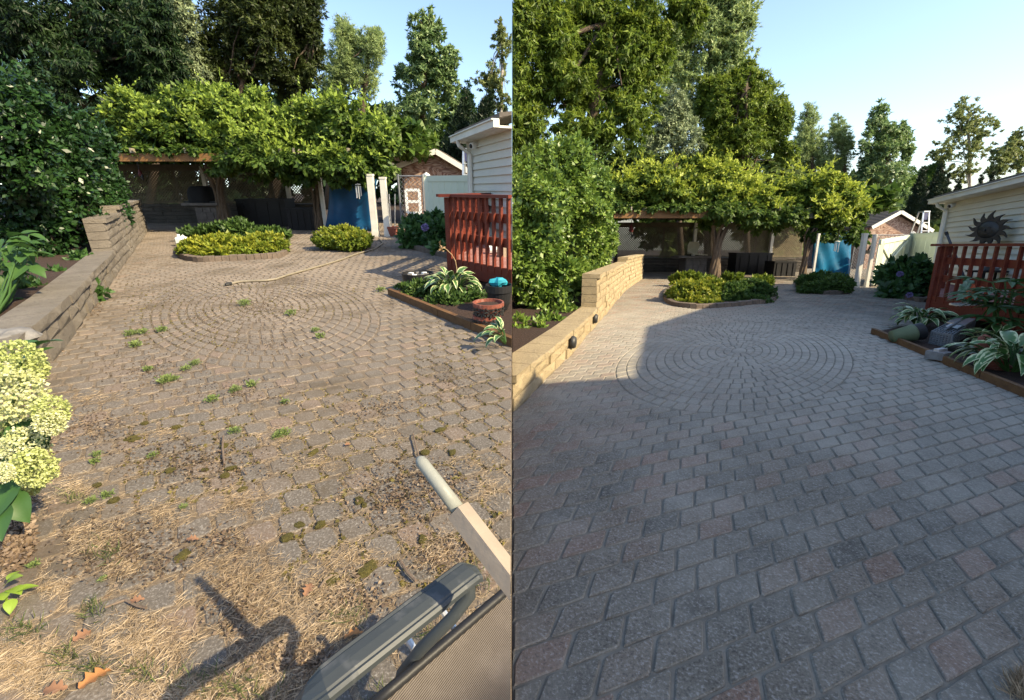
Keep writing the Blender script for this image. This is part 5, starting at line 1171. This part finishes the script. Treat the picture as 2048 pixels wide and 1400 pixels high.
# ------------------------------------------------------------------ near plants of the weedy yard
c = L.onz(-20, 960, .05); th_ = thing(L, 'hydrangea', 'cream and lime panicle hydrangea blooming at the left edge of the weedy patio', 'hydrangea bush', c)
heads = [(40, 722, 40, 0, 1), (60, 738, 32, .1, 1), (30, 790, 52, 0, 0), (10, 750, 40, .1, 0), (103, 822, 32, .0, 1), (100, 845, 28, 0, 0), (50, 893, 40, .05, 0), (70, 935, 40, .05, 1), (50, 962, 34, .1, 1), (2, 945, 22, 0, 0), (4, 865, 24, .1, 1)]
for x_, y_, r_, dz, lime in heads:
    Yh = 1.75 + dz * 2 - (y_ - 800) * .0016; q = np.array(L.at(x_, y_, Yh)); rr = r_ * .92 * L.m(Yh, .6); n_ = 1300; D = unit(rng.normal(size=(n_, 3))); rad = rr * (.72 + .3 * rng.random(n_))[:, None] * np.array([1, .9, 1.12])
    npmesh('flower_head', kites(q + D * rad, unit(rng.normal(size=(n_, 3))) + .35 * D, rr * .155 * (.7 + .6 * rng.random(n_)), .95, .3), 4, floret_l if lime else floret, th_)
    MB().tube(wob(c, Vector(q), 4, .06), [.012, .01, .008, .007, .006], 6).build('stem', lv_big, th_)
OV2 = [m.copy() for m in OV]
for x_, y_, rz, tl_, s_ in ((48, 838, -.7, -.4, 1.5), (72, 850, -1.3, -.9, 1.2), (20, 880, .4, .2, 1.2), (30, 745, .6, .4, 1.0), (8, 920, -.8, -.6, 1.2), (14, 985, -.6, -.5, 1.1), (-10, 830, .3, .3, 1.2), (20, 700, .8, .5, .9), (60, 700, .2, .1, .8), (5, 1010, -.9, -.7, .9), (35, 960, -1.6, -.8, 1.)):
    q = L.at(x_, y_, 1.85 - (y_ - 800) * .0014); setleaf(th_, random.choice(OV2), q, rz, tl_, s_, 'leaf', lv_hyd)
c = L.onz(-15, 640, .32); tb = thing(L, 'broad_leaf_shrub', 'broad-leaved light green shrub at the left edge above the grimy wall', 'shrub', c); OV3 = [m.copy() for m in OV]
for k in range(120):
    x_, y_ = random.uniform(-40, 60), random.uniform(468, 612); x_ -= max(0, (y_ - 560) * .2); q = L.at(x_, y_, 5.2 + random.uniform(-.5, .5)); setleaf(tb, random.choice(OV3), q, random.uniform(-2.6, .9), random.uniform(-.9, .4), random.uniform(.85, 1.45), 'leaf', lv_big)
    if k % 4 == 0: MB().tube(wob(c, q, 3, .05), [.014, .011, .008, .006], 5).build('stem', lv_big, tb)
herb(L, 'small green plants and ivy on top of the grimy wall at the left edge', [(40, 590, 50, 26, 5.6), (75, 575, 36, 18, 6.0), (20, 628, 30, 22, 4.9), (120, 556, 34, 16, 6.8), (165, 520, 24, 14, 8)], 2600, .085, lv_big)
herb(L, 'green weeds hanging out of the face of the grimy wall', [(183, 575, 12, 14, 6.4), (190, 592, 9, 12, 6.2), (205, 580, 12, 6, 6.3)], 240, .11, lv_big)
c = L.g(14, 1212); tb = thing(L, 'lime_seedling', 'lime green seedling with toothed leaves at the lower left edge', 'seedling', c); OV4 = [m.copy() for m in OV]
for x_, y_, rz, tl_, s_ in ((10, 1170, .2, .3, .42), (20, 1178, -.3, .1, .42), (0, 1190, -1.6, .0, .4), (28, 1185, .8, -.1, .4), (8, 1200, 2.4, .1, .36), (22, 1198, -.9, -.2, .38), (14, 1160, 1.5, .4, .34)): setleaf(tb, random.choice(OV4), L.onz(x_, y_, .07), rz, tl_, s_, 'leaf', lv_lime)
MB().tube([c, L.onz(12, 1182, .07)], .004, 5).build('stem', lv_lime, tb)

# weeds, moss, twigs, leaves
def tuft(name, n, r, m, asp=.35, lf=.6):
    P = rng.normal(size=(n, 3)) * r * np.array([.42, .42, .05]); A = unit(P * np.array([1, 1, 0]) / r + np.abs(rng.normal(size=(n, 3))) * np.array([0, 0, .9]) + .25 * rng.normal(size=(n, 3))); P[:, 2] = np.abs(P[:, 2]) + rng.random(n) * r * 1.0
    V = kites(P, A, r * lf * (.5 + .7 * rng.random(n)), asp).reshape(-1, 3); me = bpy.data.meshes.new(name); me.from_pydata(V.tolist(), [], [(4 * i, 4 * i + 1, 4 * i + 2, 4 * i + 3) for i in range(n)]); me.materials.append(m); return me
def ordered(items, bands, kind):
    words = ['first', 'second', 'third', 'fourth', 'fifth', 'sixth', 'seventh', 'eighth', 'ninth']; lab = {}
    for y0, y1, nm in bands:
        row = sorted([it for it in items if y0 <= it[1] < y1], key=lambda it: it[0])
        for k, it in enumerate(row): lab[it] = ('%s %s from the left %s' % (words[k], kind, nm)) if len(row) > 1 else 'only %s %s' % (kind, nm)
    return lab
WT = [tuft('weed', n_, .05, lv_weed, a_, l_) for n_, a_, l_ in ((170, .5, .5), (140, .7, .45), (200, .3, .55), (120, .6, .6))]
weeds = [(297, 733, .8), (372, 732, .8), (390, 722, .9), (331, 758, 1.2), (350, 752, .8), (425, 795, 1.1), (470, 775, 1), (505, 764, .9), (470, 857, 1), (568, 863, 1.2), (553, 868, .9), (190, 918, .8), (195, 903, .8), (306, 905, .8), (183, 997, 1), (215, 985, .9), (368, 1008, .7), (570, 798, .7), (262, 663, 1), (272, 685, .9), (325, 655, .9), (285, 660, .9), (490, 603, 1), (640, 668, .8), (632, 655, .7), (582, 622, .9), (35, 1030, .9), (68, 1125, .9), (207, 1152, .7), (762, 575, .8)]
wlab = ordered(weeds, [(0, 640, 'in the farthest row near the hose'), (640, 700, 'in the row level with the ring of pavers'), (700, 780, 'in the row just below the ring of pavers'), (780, 880, 'in the row above the straight twig'), (880, 940, 'in the row level with the broom tip'), (940, 1020, 'in the row below the broom tip'), (1020, 1400, 'in the nearest row by the lime seedling')], 'pale green weed')
for k, (x_, y_, s_) in enumerate(weeds):
    q = L.g(x_, y_ + 8, .012); o = bpy.data.objects.new('weed', WT[k % 4]); COL.objects.link(o); o.location = q; o.rotation_euler = (0, 0, random.uniform(0, 6)); mpx = L.m(q.y, 0) * 12.5 / .06
    o.scale = (s_ * mpx, s_ * mpx, s_ * mpx * .9); TOP.append((o, L)); props(o, wlab[(x_, y_, s_)], 'weed', 'weeds in the dirty paving')
MS = []
for k in range(3): MS.append(MB().ball((0, 0, .004), .035, .03, .020, 12, .22).build('moss_clump', mossm, yard=L, label='x', category='moss')); TOP.pop(); COL.objects.unlink(MS[-1])
mss = ([(627, 906, 1.1), (718, 1002, .9), (463, 937, .9), (262, 877, 1.2), (352, 855, 1.1), (485, 980, .9), (728, 1010, .8), (290, 847, .9), (340, 942, 1), (735, 1138, 1.2), (660, 1162, 1), (450, 952, .9), (880, 860, 1), (270, 880, .9), (448, 892, 1), (228, 1002, .9), (195, 970, .8), (410, 940, .7), (365, 1112, 1), (640, 1050, 1), (575, 1075, .8), (845, 1080, 1), (905, 905, .9), (850, 905, 1), (600, 1050, .7)])
mlab = ordered(mss, [(0, 870, 'in the farthest row beside the dirty pavers'), (870, 900, 'in the row just above the straight twig'), (900, 940, 'in the row level with the broom tip'), (940, 990, 'in the row just below the straight twig'), (990, 1060, 'in the row beside the wooden broom shaft'), (1060, 1100, 'in the row above the armrest'), (1100, 1400, 'in the nearest row beside the armrest')], 'moss cushion')
for k, (x_, y_, s_) in enumerate(mss):
    o = MS[k % 3].copy(); COL.objects.link(o); q = L.g(x_, y_, .014); o.location = q; o.rotation_euler = (0, 0, random.uniform(0, 6)); o.scale = (s_ * random.uniform(.8, 1.2), s_ * random.uniform(.6, 1.1), s_ * random.uniform(.4, .7)); TOP.append((o, L)); props(o, mlab[(x_, y_, s_)], 'moss', 'moss cushions on the dirty paving')
for pts, r_, lab in (([(446, 872), (445, 895), (447, 915), (449, 927)], .006, 'straight grey twig lying left of centre on the dirty paving'), ([(826, 867), (830, 885), (837, 912)], .005, 'thin dark twig pointing out beyond the broom handle tip'), ([(640, 1175), (650, 1160), (665, 1150)], .005, 'short twig among the dead grass'), ([(800, 1120), (815, 1145), (832, 1162)], .006, 'dark stick near the armrest in the leaf litter'), ([(210, 1215), (250, 1200), (275, 1212), (292, 1216)], .005, 'forked twig with a curled leaf on the near paving')):
    MB().tube([L.g(x_, y_, .03) for x_, y_ in pts], r_, 6).build('twig', stickm, yard=L, loc=L.g(*pts[0]), label=lab, category='twig')
LF = leafmesh('dead_leaf', .085, .06, 11, (.35, -.6), .35, kind='oak')
for x_, y_, s_, rz, m_, lab in ((158, 1378, 1.0, 1.1, orange_leaf, 'large curled orange leaf at the bottom left'), (688, 1278, .8, .4, orange_leaf, 'golden maple leaf lying beside the armrest'), (146, 1282, .7, 1.2, drybrown, 'long reddish leaf on edge in the lower left'), (258, 1205, .6, .3, drybrown, 'pale curled leaf on the forked twig'), (372, 1080, .6, .2, drybrown, 'tan oak leaf on a dark paver'), (85, 1385, .8, .2, drybrown, 'flat brown leaf at the bottom left corner'), (610, 1192, .7, 1.5, drybrown, 'upright brown leaf left of the armrest'), (690, 890, .45, .8, drybrown, 'small pale curled leaf beside the moss')):
    o = bpy.data.objects.new('dead_leaf', LF.copy()); o.data.materials.append(m_); COL.objects.link(o); o.location = L.g(x_, y_, .03); o.rotation_euler = (random.uniform(-.4, .4), random.uniform(-.2, .2), rz); o.scale = (s_,) * 3; TOP.append((o, L)); props(o, lab, 'leaf')
# straw caught along joints and in drifts, litter, grass sprigs
near = [r for r in recL if r[0] > 0]; quads = []
def joint_points(n, ymax):
    out = []; rr = [r for r in near if r[1][0][1] < ymax]; wts = np.array([1 / (.25 + r[1][0][1]) ** 1.5 for r in rr]); idx = rng.choice(len(rr), n, p=wts / wts.sum())
    for i in idx:
        V = rr[i][1]; k = len(V) // 3; a = random.randrange(k); p_ = np.array(V[a]); q_ = np.array(V[(a + 1) % k]); out.append(p_ + (q_ - p_) * random.random() + np.append(rng.normal(size=2) * .008, 0))
    return np.array(out)
def drift(cs, per):
    out = []
    for x_, y_, rx, ry in cs:
        n = int(per * rx * ry); a = inball(n, 1.5)
        out += [np.array(L.g(min(1500, x_ + u[0] * rx), max(480, y_ + u[1] * ry))) for u in a]
    return np.array(out)
dcs = [(200, 1085, 90, 45), (330, 1030, 60, 35), (150, 980, 60, 30), (480, 1010, 70, 45), (290, 1290, 120, 70), (480, 1160, 110, 90), (560, 1250, 120, 110), (60, 1330, 120, 80), (380, 1390, 160, 60), (520, 1370, 100, 70), (650, 1180, 80, 60), (700, 1120, 90, 30), (880, 1110, 90, 50), (560, 880, 60, 25), (640, 930, 70, 22), (180, 800, 70, 22), (330, 870, 60, 14), (110, 1180, 40, 30), (680, 1250, 60, 60), (980, 980, 50, 40), (950, 930, 60, 20), (250, 1140, 50, 30), (760, 870, 60, 16)]
def blades(P, ln, w, flat, m, name, label, cat, cl):
    P = P[(P[:, 0] < -.02)]; n = len(P); P = P + np.array([0, 0, .012]) + np.abs(rng.normal(size=(n, 1))) * np.array([[0, 0, .008]])
    a = rng.random(n) * 6.283; A = np.stack([np.cos(a), np.sin(a), flat * (rng.random(n) - .3)], 1)
    return npmesh(name, kites(P - A * ln * .4, A, ln * (.5 + rng.random(n)), w, .2), 4, m, yard=L, kind='stuff', label=label, category=cat)
st_m = leafmat('straw_blade', (.20, .145, .09), (.38, .29, .19), (.56, .45, .32), trans=.15)
lt_m = leafmat('litter_flake', (.08, .055, .038), (.17, .12, .08), (.33, .25, .175), trans=.1)
P = np.concatenate([joint_points(30000, 3.2), drift(dcs, .27)]); far_f = np.clip(P[:, 1:2], .9, 4)
blades(P, .038, .05, .35, st_m, 'dead_grass', 'dead straw-coloured grass matted along the joints of the near dirty paving', 'dead grass', 0)
P = np.concatenate([drift([(700, 1200, 110, 60), (480, 1220, 90, 80), (900, 1105, 80, 40), (520, 1330, 60, 60), (20, 1130, 60, 50), (60, 1000, 70, 60), (150, 860, 60, 40), (450, 1090, 60, 50), (800, 1000, 150, 80), (860, 1130, 60, 30), (600, 1330, 120, 60)], .07), joint_points(2500, 5)])
blades(P, .016, .6, .9, lt_m, 'leaf_litter', 'brown leaf crumbs scattered over the near dirty paving', 'leaf litter', 0)
P = drift([(60, 660 + 60, 28, 90), (120, 680, 16, 40), (190, 610, 18, 30), (30, 1080, 50, 70), (75, 900, 40, 60)], .5)
blades(P, .02, .7, .8, lt_m, 'mulch_crumbs', 'reddish mulch crumbs spilled along the foot of the grimy wall', 'mulch', 0)
def inpx(P, boxes):
    k = np.zeros(len(P), bool); q = np.array([L.px((p_[0], p_[1], 0))[:2] for p_ in P])
    for x0, y0, x1, y1 in boxes: k |= (q[:, 0] > x0) & (q[:, 0] < x1) & (q[:, 1] > y0) & (q[:, 1] < y1)
    return P[k]
ms_m = leafmat('moss_flake', (.05, .042, .012), (.105, .088, .022), (.18, .145, .04), trans=.05)
P = inpx(joint_points(26000, 7.5), [(830, 640, 1010, 1100), (250, 545, 480, 700), (430, 560, 720, 640), (560, 780, 760, 1180), (250, 830, 520, 1010), (700, 880, 1000, 1180)])
blades(P, .018, .8, .5, ms_m, 'joint_moss', 'olive brown moss and dirt packed in the joints of the dirty paving', 'moss', 0)
dt_m = leafmat('dirt_crumb', (.05, .035, .025), (.11, .08, .055), (.22, .165, .115), trans=.0)
P = drift([(400, 640, 170, 70), (300, 740, 150, 60), (540, 690, 120, 40), (640, 590, 130, 30), (420, 560, 120, 25), (780, 610, 60, 30), (200, 860, 100, 60), (480, 790, 140, 40), (900, 760, 90, 70), (760, 820, 120, 40), (400, 930, 200, 60), (850, 960, 120, 50), (250, 1100, 160, 90), (520, 615, 140, 60), (520, 615, 140, 60), (350, 590, 120, 50)], .085)
blades(P, .014, .8, .8, dt_m, 'dirt_crumbs', 'dark dirt and bark crumbs scattered over the middle of the dirty paving', 'dirt', 0)
def sprigs(yard, cs, n, ln, label, m):
    P, A = [], []
    for x_, y_, rx, ry in cs:
        for k in range(n): P.append(yard.g(x_ + random.gauss(0, rx), y_ + random.gauss(0, ry), .01)); A.append((random.gauss(0, .5), random.gauss(0, .5), .7))
    P = np.array(P); kp = P[:, 0] < -.05 if yard is L else P[:, 0] > .05
    return npmesh('grass_sprigs', kites(P[kp], np.array(A)[kp], ln * (.5 + rng.random(kp.sum())), .05, .1, .25), 4, m, yard=yard, kind='stuff', label=label, category='grass')
sprigs(L, [(185, 1340, 16, 10), (130, 1320, 14, 10), (290, 1350, 22, 14), (400, 1370, 40, 16), (460, 1385, 40, 14), (510, 1390, 30, 10), (50, 1265, 20, 8), (190, 1225, 14, 8), (700, 1235, 22, 12), (960, 1160, 16, 20), (860, 1275, 30, 20), (210, 1110, 18, 10), (150, 1000, 14, 6), (800, 1390, 50, 20)], 70, .05, 'sparse green grass sprigs in the dead grass at the bottom of the weedy yard', lv_grass)
sprigs(Rt, [(2040, 1388, 9, 14), (2050, 1375, 8, 10)], 260, .06, 'small tuft of half-dry grass in the lower right corner of the clean patio', st_m)
herb(Rt, 'low ivy and leaf litter on the soil behind the tan wall', [(1050, 655, 40, 20, 6.8), (1090, 640, 30, 14, 7.4), (1130, 620, 25, 12, 8.4)], 700, .1, lv_hedge2)

# ------------------------------------------------------------------ hedges and trees
def hedge(yard, label, blobs, n, size, m, xb, yb, z=.3):
    c = yard.onz(xb, yb, z); t = thing(yard, 'hedge', label, 'hedge', c)
    crown(yard, 'foliage', t, m, blobs, n, size, aspect=.55, clump=.16, leafs=26, droop=.1, shell=3.6, floor=z, split=7)
    shoots(yard, t, blobs, 90, m, size)
    for k in range(10):
        b = random.choice(blobs); q = yard.at(b[0] + random.uniform(-.4, .4) * b[2], b[1], b[4]); s0 = Vector((q.x + random.uniform(-.2, .2), q.y + random.uniform(-.1, .3), z - .02))
        if yard.ok(q.x) and yard.ok(s0.x): MB().tube(wob(s0, q, 4, .12), [.05, .04, .035, .025, .015], 6).build('stem', bark, t, smooth=True)
    return t
hedge(L, 'big glossy dark green holly hedge above the grimy wall of the weedy yard', [(10, 300, 110, 160, 8.2), (95, 330, 95, 140, 9.6), (165, 370, 75, 120, 11.5), (205, 400, 45, 100, 12.6), (60, 450, 90, 100, 8.6), (140, 455, 70, 70, 10.5), (20, 190, 50, 50, 8.6), (190, 300, 40, 60, 12), (100, 250, 50, 50, 10.2)], 78000, .098, lv_hedge, 110, 560)
hedge(Rt, 'big glossy bright green hedge above the tan wall of the clean yard', [(1050, 410, 90, 120, 9.5), (1120, 420, 80, 115, 11), (1180, 440, 52, 105, 13.5), (1060, 540, 80, 85, 9), (1135, 550, 55, 60, 11), (1205, 470, 26, 70, 15), (1090, 330, 80, 50, 11.5), (1165, 350, 50, 40, 14)], 88000, .108, lv_hedge2, 1110, 610)
T = tree
T(L, 'big_tree', 'large dark drooping tree filling the upper left corner', 'tree', 150, 25, [(40, 40, 120, 100, 24), (170, 50, 110, 120, 25), (270, 40, 90, 120, 25), (110, 150, 120, 70, 24), (330, 110, 50, 110, 24), (230, 150, 70, 60, 25), (300, 190, 50, 50, 24), (-40, 120, 70, 120, 24)], 62000, .26, lv_dark, bark, trunk=.35, limbs=12, aspect=.34, droop=.9, clump=.14, shell=2)
T(L, 'pale_tree', 'grey silvery-leaved tree between the dark trees of the weedy yard', 'tree', 365, 28, [(365, 60, 38, 90, 28), (385, 130, 30, 60, 28), (340, 20, 30, 50, 28), (375, 190, 26, 40, 28)], 14000, .24, lv_silver, bark, trunk=.2, aspect=.35, droop=.5)
T(L, 'tall_tree', 'tall dark many-stemmed tree above the middle of the weedy-yard pergola', 'tree', 470, 29, [(460, 30, 80, 80, 29), (520, 70, 70, 90, 29), (440, 110, 55, 70, 29), (500, 140, 55, 60, 29), (560, 20, 70, 60, 29.5)], 34000, .24, lv_dusk, bark, trunk=.26, stems=4, limbs=9, aspect=.45, shell=2)
T(L, 'tall_tree', 'tall dark tree with the sky on its right above the weedy-yard pergola', 'tree', 585, 31, [(590, 60, 58, 80, 31), (610, 120, 48, 60, 31), (570, 150, 55, 45, 31), (600, 0, 50, 50, 31)], 30000, .23, lv_dusk, bark, trunk=.24, stems=2, limbs=10, aspect=.45, shell=2)
T(L, 'willow', 'left pale feathery willow against the sky of the weedy yard', 'tree', 690, 38, [(685, 95, 32, 65, 38), (668, 150, 40, 50, 38), (690, 60, 20, 36, 38)], 16000, .24, lv_willow, bark, trunk=.22, aspect=.24, droop=-.2, clump=.2)
T(L, 'willow', 'right pale feathery willow against the sky of the weedy yard', 'tree', 735, 38, [(738, 100, 32, 50, 38), (725, 150, 40, 50, 38), (750, 80, 20, 30, 38)], 14000, .24, lv_willow, bark, trunk=.22, aspect=.24, droop=-.2, clump=.2)
T(L, 'poplar', 'wind-blown poplar with glinting leaves above the weedy-yard shed', 'tree', 845, 34, [(850, 80, 38, 60, 34), (838, 150, 55, 60, 34), (870, 140, 40, 60, 34), (840, 220, 62, 55, 34), (890, 120, 22, 40, 34), (860, 40, 26, 30, 34), (900, 180, 22, 50, 34)], 15000, .30, lv_poplar, bark, trunk=.2, limbs=12, aspect=.5, droop=.2, clump=.16, shell=1.9)
T(L, 'bushy_tree', 'bright green bushy tree behind the weedy-yard shed and cypresses', 'tree', 905, 42, [(890, 240, 60, 50, 42), (930, 220, 35, 50, 42), (850, 280, 60, 30, 42)], 13000, .28, lv_tree, bark, trunk=.2)
T(L, 'birch', 'airy birch with pale trunk at the right edge of the weedy yard', 'tree', 1000, 40, [(985, 150, 30, 40, 40), (1005, 90, 22, 45, 40), (965, 160, 24, 24, 40), (1000, 210, 22, 30, 40)], 5200, .25, lv_birch, whitebark, trunk=.16, limbs=10, droop=.2, shell=1.6)
def cypress(yard, label, xb, xt, yt, yb, w, Y, n=9000):
    h = 7; bl = [(xb + (xt - xb) * (k / h), yb + (yt - yb) * (k + .35) / h, max(2.5, w * (1 - (k / h) ** 1.4)), abs(yb - yt) / h * 1.1, Y, 1.) for k in range(h)]
    return tree(yard, 'cypress', label, 'tree', xb, Y, bl, n, .2, lv_cyp, bark, split=0, trunk=.14, limbs=4, aspect=.25, droop=-1.0, clump=.3, shell=3.5)
cypress(L, 'left slim dark cypress beside the weedy-yard house roof', 905, 938, 192, 320, 24, 24)
cypress(L, 'wider dark cypress right behind the weedy-yard house corner', 950, 986, 184, 300, 28, 23)
cypress(L, 'short dark cypress at the far right edge above the weedy-yard roof', 1006, 1012, 222, 290, 12, 24, 3000)
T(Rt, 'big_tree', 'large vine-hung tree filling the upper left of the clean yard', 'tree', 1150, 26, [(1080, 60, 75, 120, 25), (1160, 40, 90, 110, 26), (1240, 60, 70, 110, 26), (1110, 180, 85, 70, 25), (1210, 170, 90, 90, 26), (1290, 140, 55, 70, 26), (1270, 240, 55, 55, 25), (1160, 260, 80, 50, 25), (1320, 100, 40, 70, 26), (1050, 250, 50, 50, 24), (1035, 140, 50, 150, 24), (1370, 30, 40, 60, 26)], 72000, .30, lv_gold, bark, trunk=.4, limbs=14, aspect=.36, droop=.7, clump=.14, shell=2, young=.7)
T(Rt, 'tall_tree', 'tall light green airy tree reaching the top edge of the clean yard', 'tree', 1400, 36, [(1350, 40, 70, 80, 36), (1420, 40, 70, 90, 36), (1480, 60, 45, 80, 36), (1390, 130, 60, 60, 36), (1460, 130, 50, 50, 36), (1330, 170, 50, 70, 36), (1500, 20, 28, 50, 36), (1410, 190, 60, 60, 36), (1450, 80, 50, 80, 36)], 33000, .30, lv_willow, bark, trunk=.3, limbs=14, aspect=.4, shell=1.8)
T(Rt, 'pale_tree', 'grey silvery-leaved bush tree below the tall airy tree', 'tree', 1350, 32, [(1340, 220, 42, 60, 32), (1365, 265, 46, 45, 32), (1300, 280, 36, 30, 32)], 14000, .26, lv_silver, bark, trunk=.2, aspect=.35, droop=.5)
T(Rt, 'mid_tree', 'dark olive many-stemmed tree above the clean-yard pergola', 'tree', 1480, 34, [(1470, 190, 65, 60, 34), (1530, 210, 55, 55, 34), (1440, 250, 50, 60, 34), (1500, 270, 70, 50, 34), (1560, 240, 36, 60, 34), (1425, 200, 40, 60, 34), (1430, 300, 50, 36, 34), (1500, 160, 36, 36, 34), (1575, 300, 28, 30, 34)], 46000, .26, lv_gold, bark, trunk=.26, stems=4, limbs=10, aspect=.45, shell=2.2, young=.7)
T(Rt, 'willow', 'left pale feathery willow against the sky of the clean yard', 'tree', 1628, 44, [(1622, 265, 28, 50, 44), (1640, 300, 30, 40, 44), (1605, 300, 26, 40, 44)], 15000, .26, lv_willow, bark, trunk=.2, aspect=.24, droop=-.2, clump=.2)
T(Rt, 'willow', 'right pale feathery willow against the sky of the clean yard', 'tree', 1678, 44, [(1678, 275, 24, 40, 44), (1685, 310, 26, 40, 44), (1660, 330, 30, 30, 44)], 13000, .26, lv_willow, bark, trunk=.2, aspect=.24, droop=-.2, clump=.2)
T(Rt, 'poplar', 'wind-blown poplar with glinting leaves above the clean-yard shed', 'tree', 1765, 42, [(1762, 250, 34, 40, 42), (1745, 300, 36, 45, 42), (1785, 290, 36, 45, 42), (1770, 350, 52, 45, 42), (1800, 265, 20, 26, 42), (1740, 350, 36, 40, 42), (1780, 400, 50, 30, 41), (1815, 310, 14, 34, 42)], 17000, .32, lv_poplar, bark, trunk=.22, limbs=12, droop=.2, clump=.17, shell=1.9)
T(Rt, 'bushy_tree', 'bright green bushy tree behind the clean-yard shed', 'tree', 1815, 46, [(1815, 380, 34, 50, 46), (1745, 405, 40, 30, 46), (1790, 420, 40, 20, 46), (1860, 350, 22, 30, 47)], 13000, .30, lv_tree, bark, trunk=.2)
T(Rt, 'birch', 'tall airy birch with pale trunk above the clean-yard house', 'tree', 1902, 46, [(1935, 215, 28, 28, 46), (1920, 250, 40, 34, 46), (1960, 260, 34, 28, 46), (1900, 300, 36, 30, 46), (1950, 300, 36, 30, 46), (1870, 310, 20, 16, 46), (1980, 245, 22, 22, 46), (1920, 340, 44, 24, 46)], 7500, .28, lv_birch, whitebark, trunk=.16, limbs=14, droop=.2, shell=1.6)
T(Rt, 'birch', 'smaller airy birch at the right edge above the clean-yard roof', 'tree', 2020, 42, [(2010, 300, 30, 30, 42), (2035, 285, 22, 28, 42), (1995, 330, 30, 22, 42), (2040, 320, 24, 24, 42)], 6000, .26, lv_birch, whitebark, trunk=.13, limbs=9, droop=.2, shell=1.7)
cypress(Rt, 'left slim dark cypress behind the white ladder', 1829, 1846, 342, 440, 16, 34)
cypress(Rt, 'wider dark cypress beside the clean-yard house roof', 1868, 1884, 334, 430, 20, 31)
for x_, yt_, lab in ((1896, 352, 'small bright cypress tip just right of the wider cypress'), (1916, 362, 'tiny cypress tip above the middle of the clean-yard gutter'), (1962, 352, 'squat cypress tip above the clean-yard gutter'), (1986, 338, 'right-hand pointed cypress tip above the clean-yard gutter')): cypress(Rt, lab, x_ - 4, x_, yt_, 420, 9, 33, 2200)
for yd, bl, w_ in ((L, [(x_, y_, 90, 70, 52) for x_, y_ in ((-60, 250), (60, 270), (180, 270), (300, 260), (420, 250), (540, 250), (660, 250), (780, 290), (880, 350), (980, 350), (100, 360), (300, 370), (500, 370), (700, 370), (850, 370))], 'weedy'), (Rt, [(x_, y_, 80, 60, 60) for x_, y_ in ((1050, 330), (1170, 340), (1290, 350), (1410, 350), (1530, 360), (1640, 390), (1750, 450), (1850, 475), (1960, 475), (1150, 450), (1350, 460), (1550, 460), (1750, 490), (2050, 470))], 'clean')):
    crown(yd, 'woodland', None, lv_dark if yd is L else lv_olive, bl, 30000, .85, aspect=.9, clump=.2, tri=True, kind='stuff', label='far-off mass of trees behind everything in the %s yard' % w_, category='woodland')

# ------------------------------------------------------------------ end: trim at the boundary between the yards, set each yard on its slope
bpy.context.view_layer.update()
yard_of = {}
def walk(o, y):
    yard_of[o] = y
    for ch in o.children: walk(ch, y)
for o, y in TOP: walk(o, y)
for o, y in list(yard_of.items()):
    if o.type != 'MESH' or o.get('kind') == 'structure' and o.name.startswith(('ground', 'patio')): continue
    mw = o.matrix_world; xs = [(mw @ Vector(c)).x for c in o.bound_box]; s = -1 if y is L else 1
    if min(s * x for x in xs) >= .0015: continue
    if max(s * x for x in xs) < .002: bpy.data.objects.remove(o); continue
    if o.data.users > 1: o.data = o.data.copy()
    inv = mw.inverted(); pc = inv @ Vector((s * .003, mw.translation.y, mw.translation.z)); no = (mw.to_3x3().transposed() @ Vector((s, 0, 0))).normalized()
    bm = bmesh.new(); bm.from_mesh(o.data); r_ = bmesh.ops.bisect_plane(bm, geom=bm.verts[:] + bm.edges[:] + bm.faces[:], dist=1e-5, plane_co=pc, plane_no=no, clear_inner=True)
    if len(bm.faces) < 4000:
        ed = [g_ for g_ in r_['geom_cut'] if isinstance(g_, bmesh.types.BMEdge)]
        try: bmesh.ops.holes_fill(bm, edges=ed, sides=0)
        except Exception: pass
    bm.to_mesh(o.data); bm.free()
    if not len(o.data.polygons): bpy.data.objects.remove(o)
for o, y in TOP:
    try: o.matrix_basis = y.M @ o.matrix_basis
    except ReferenceError: pass
bpy.context.view_layer.update()
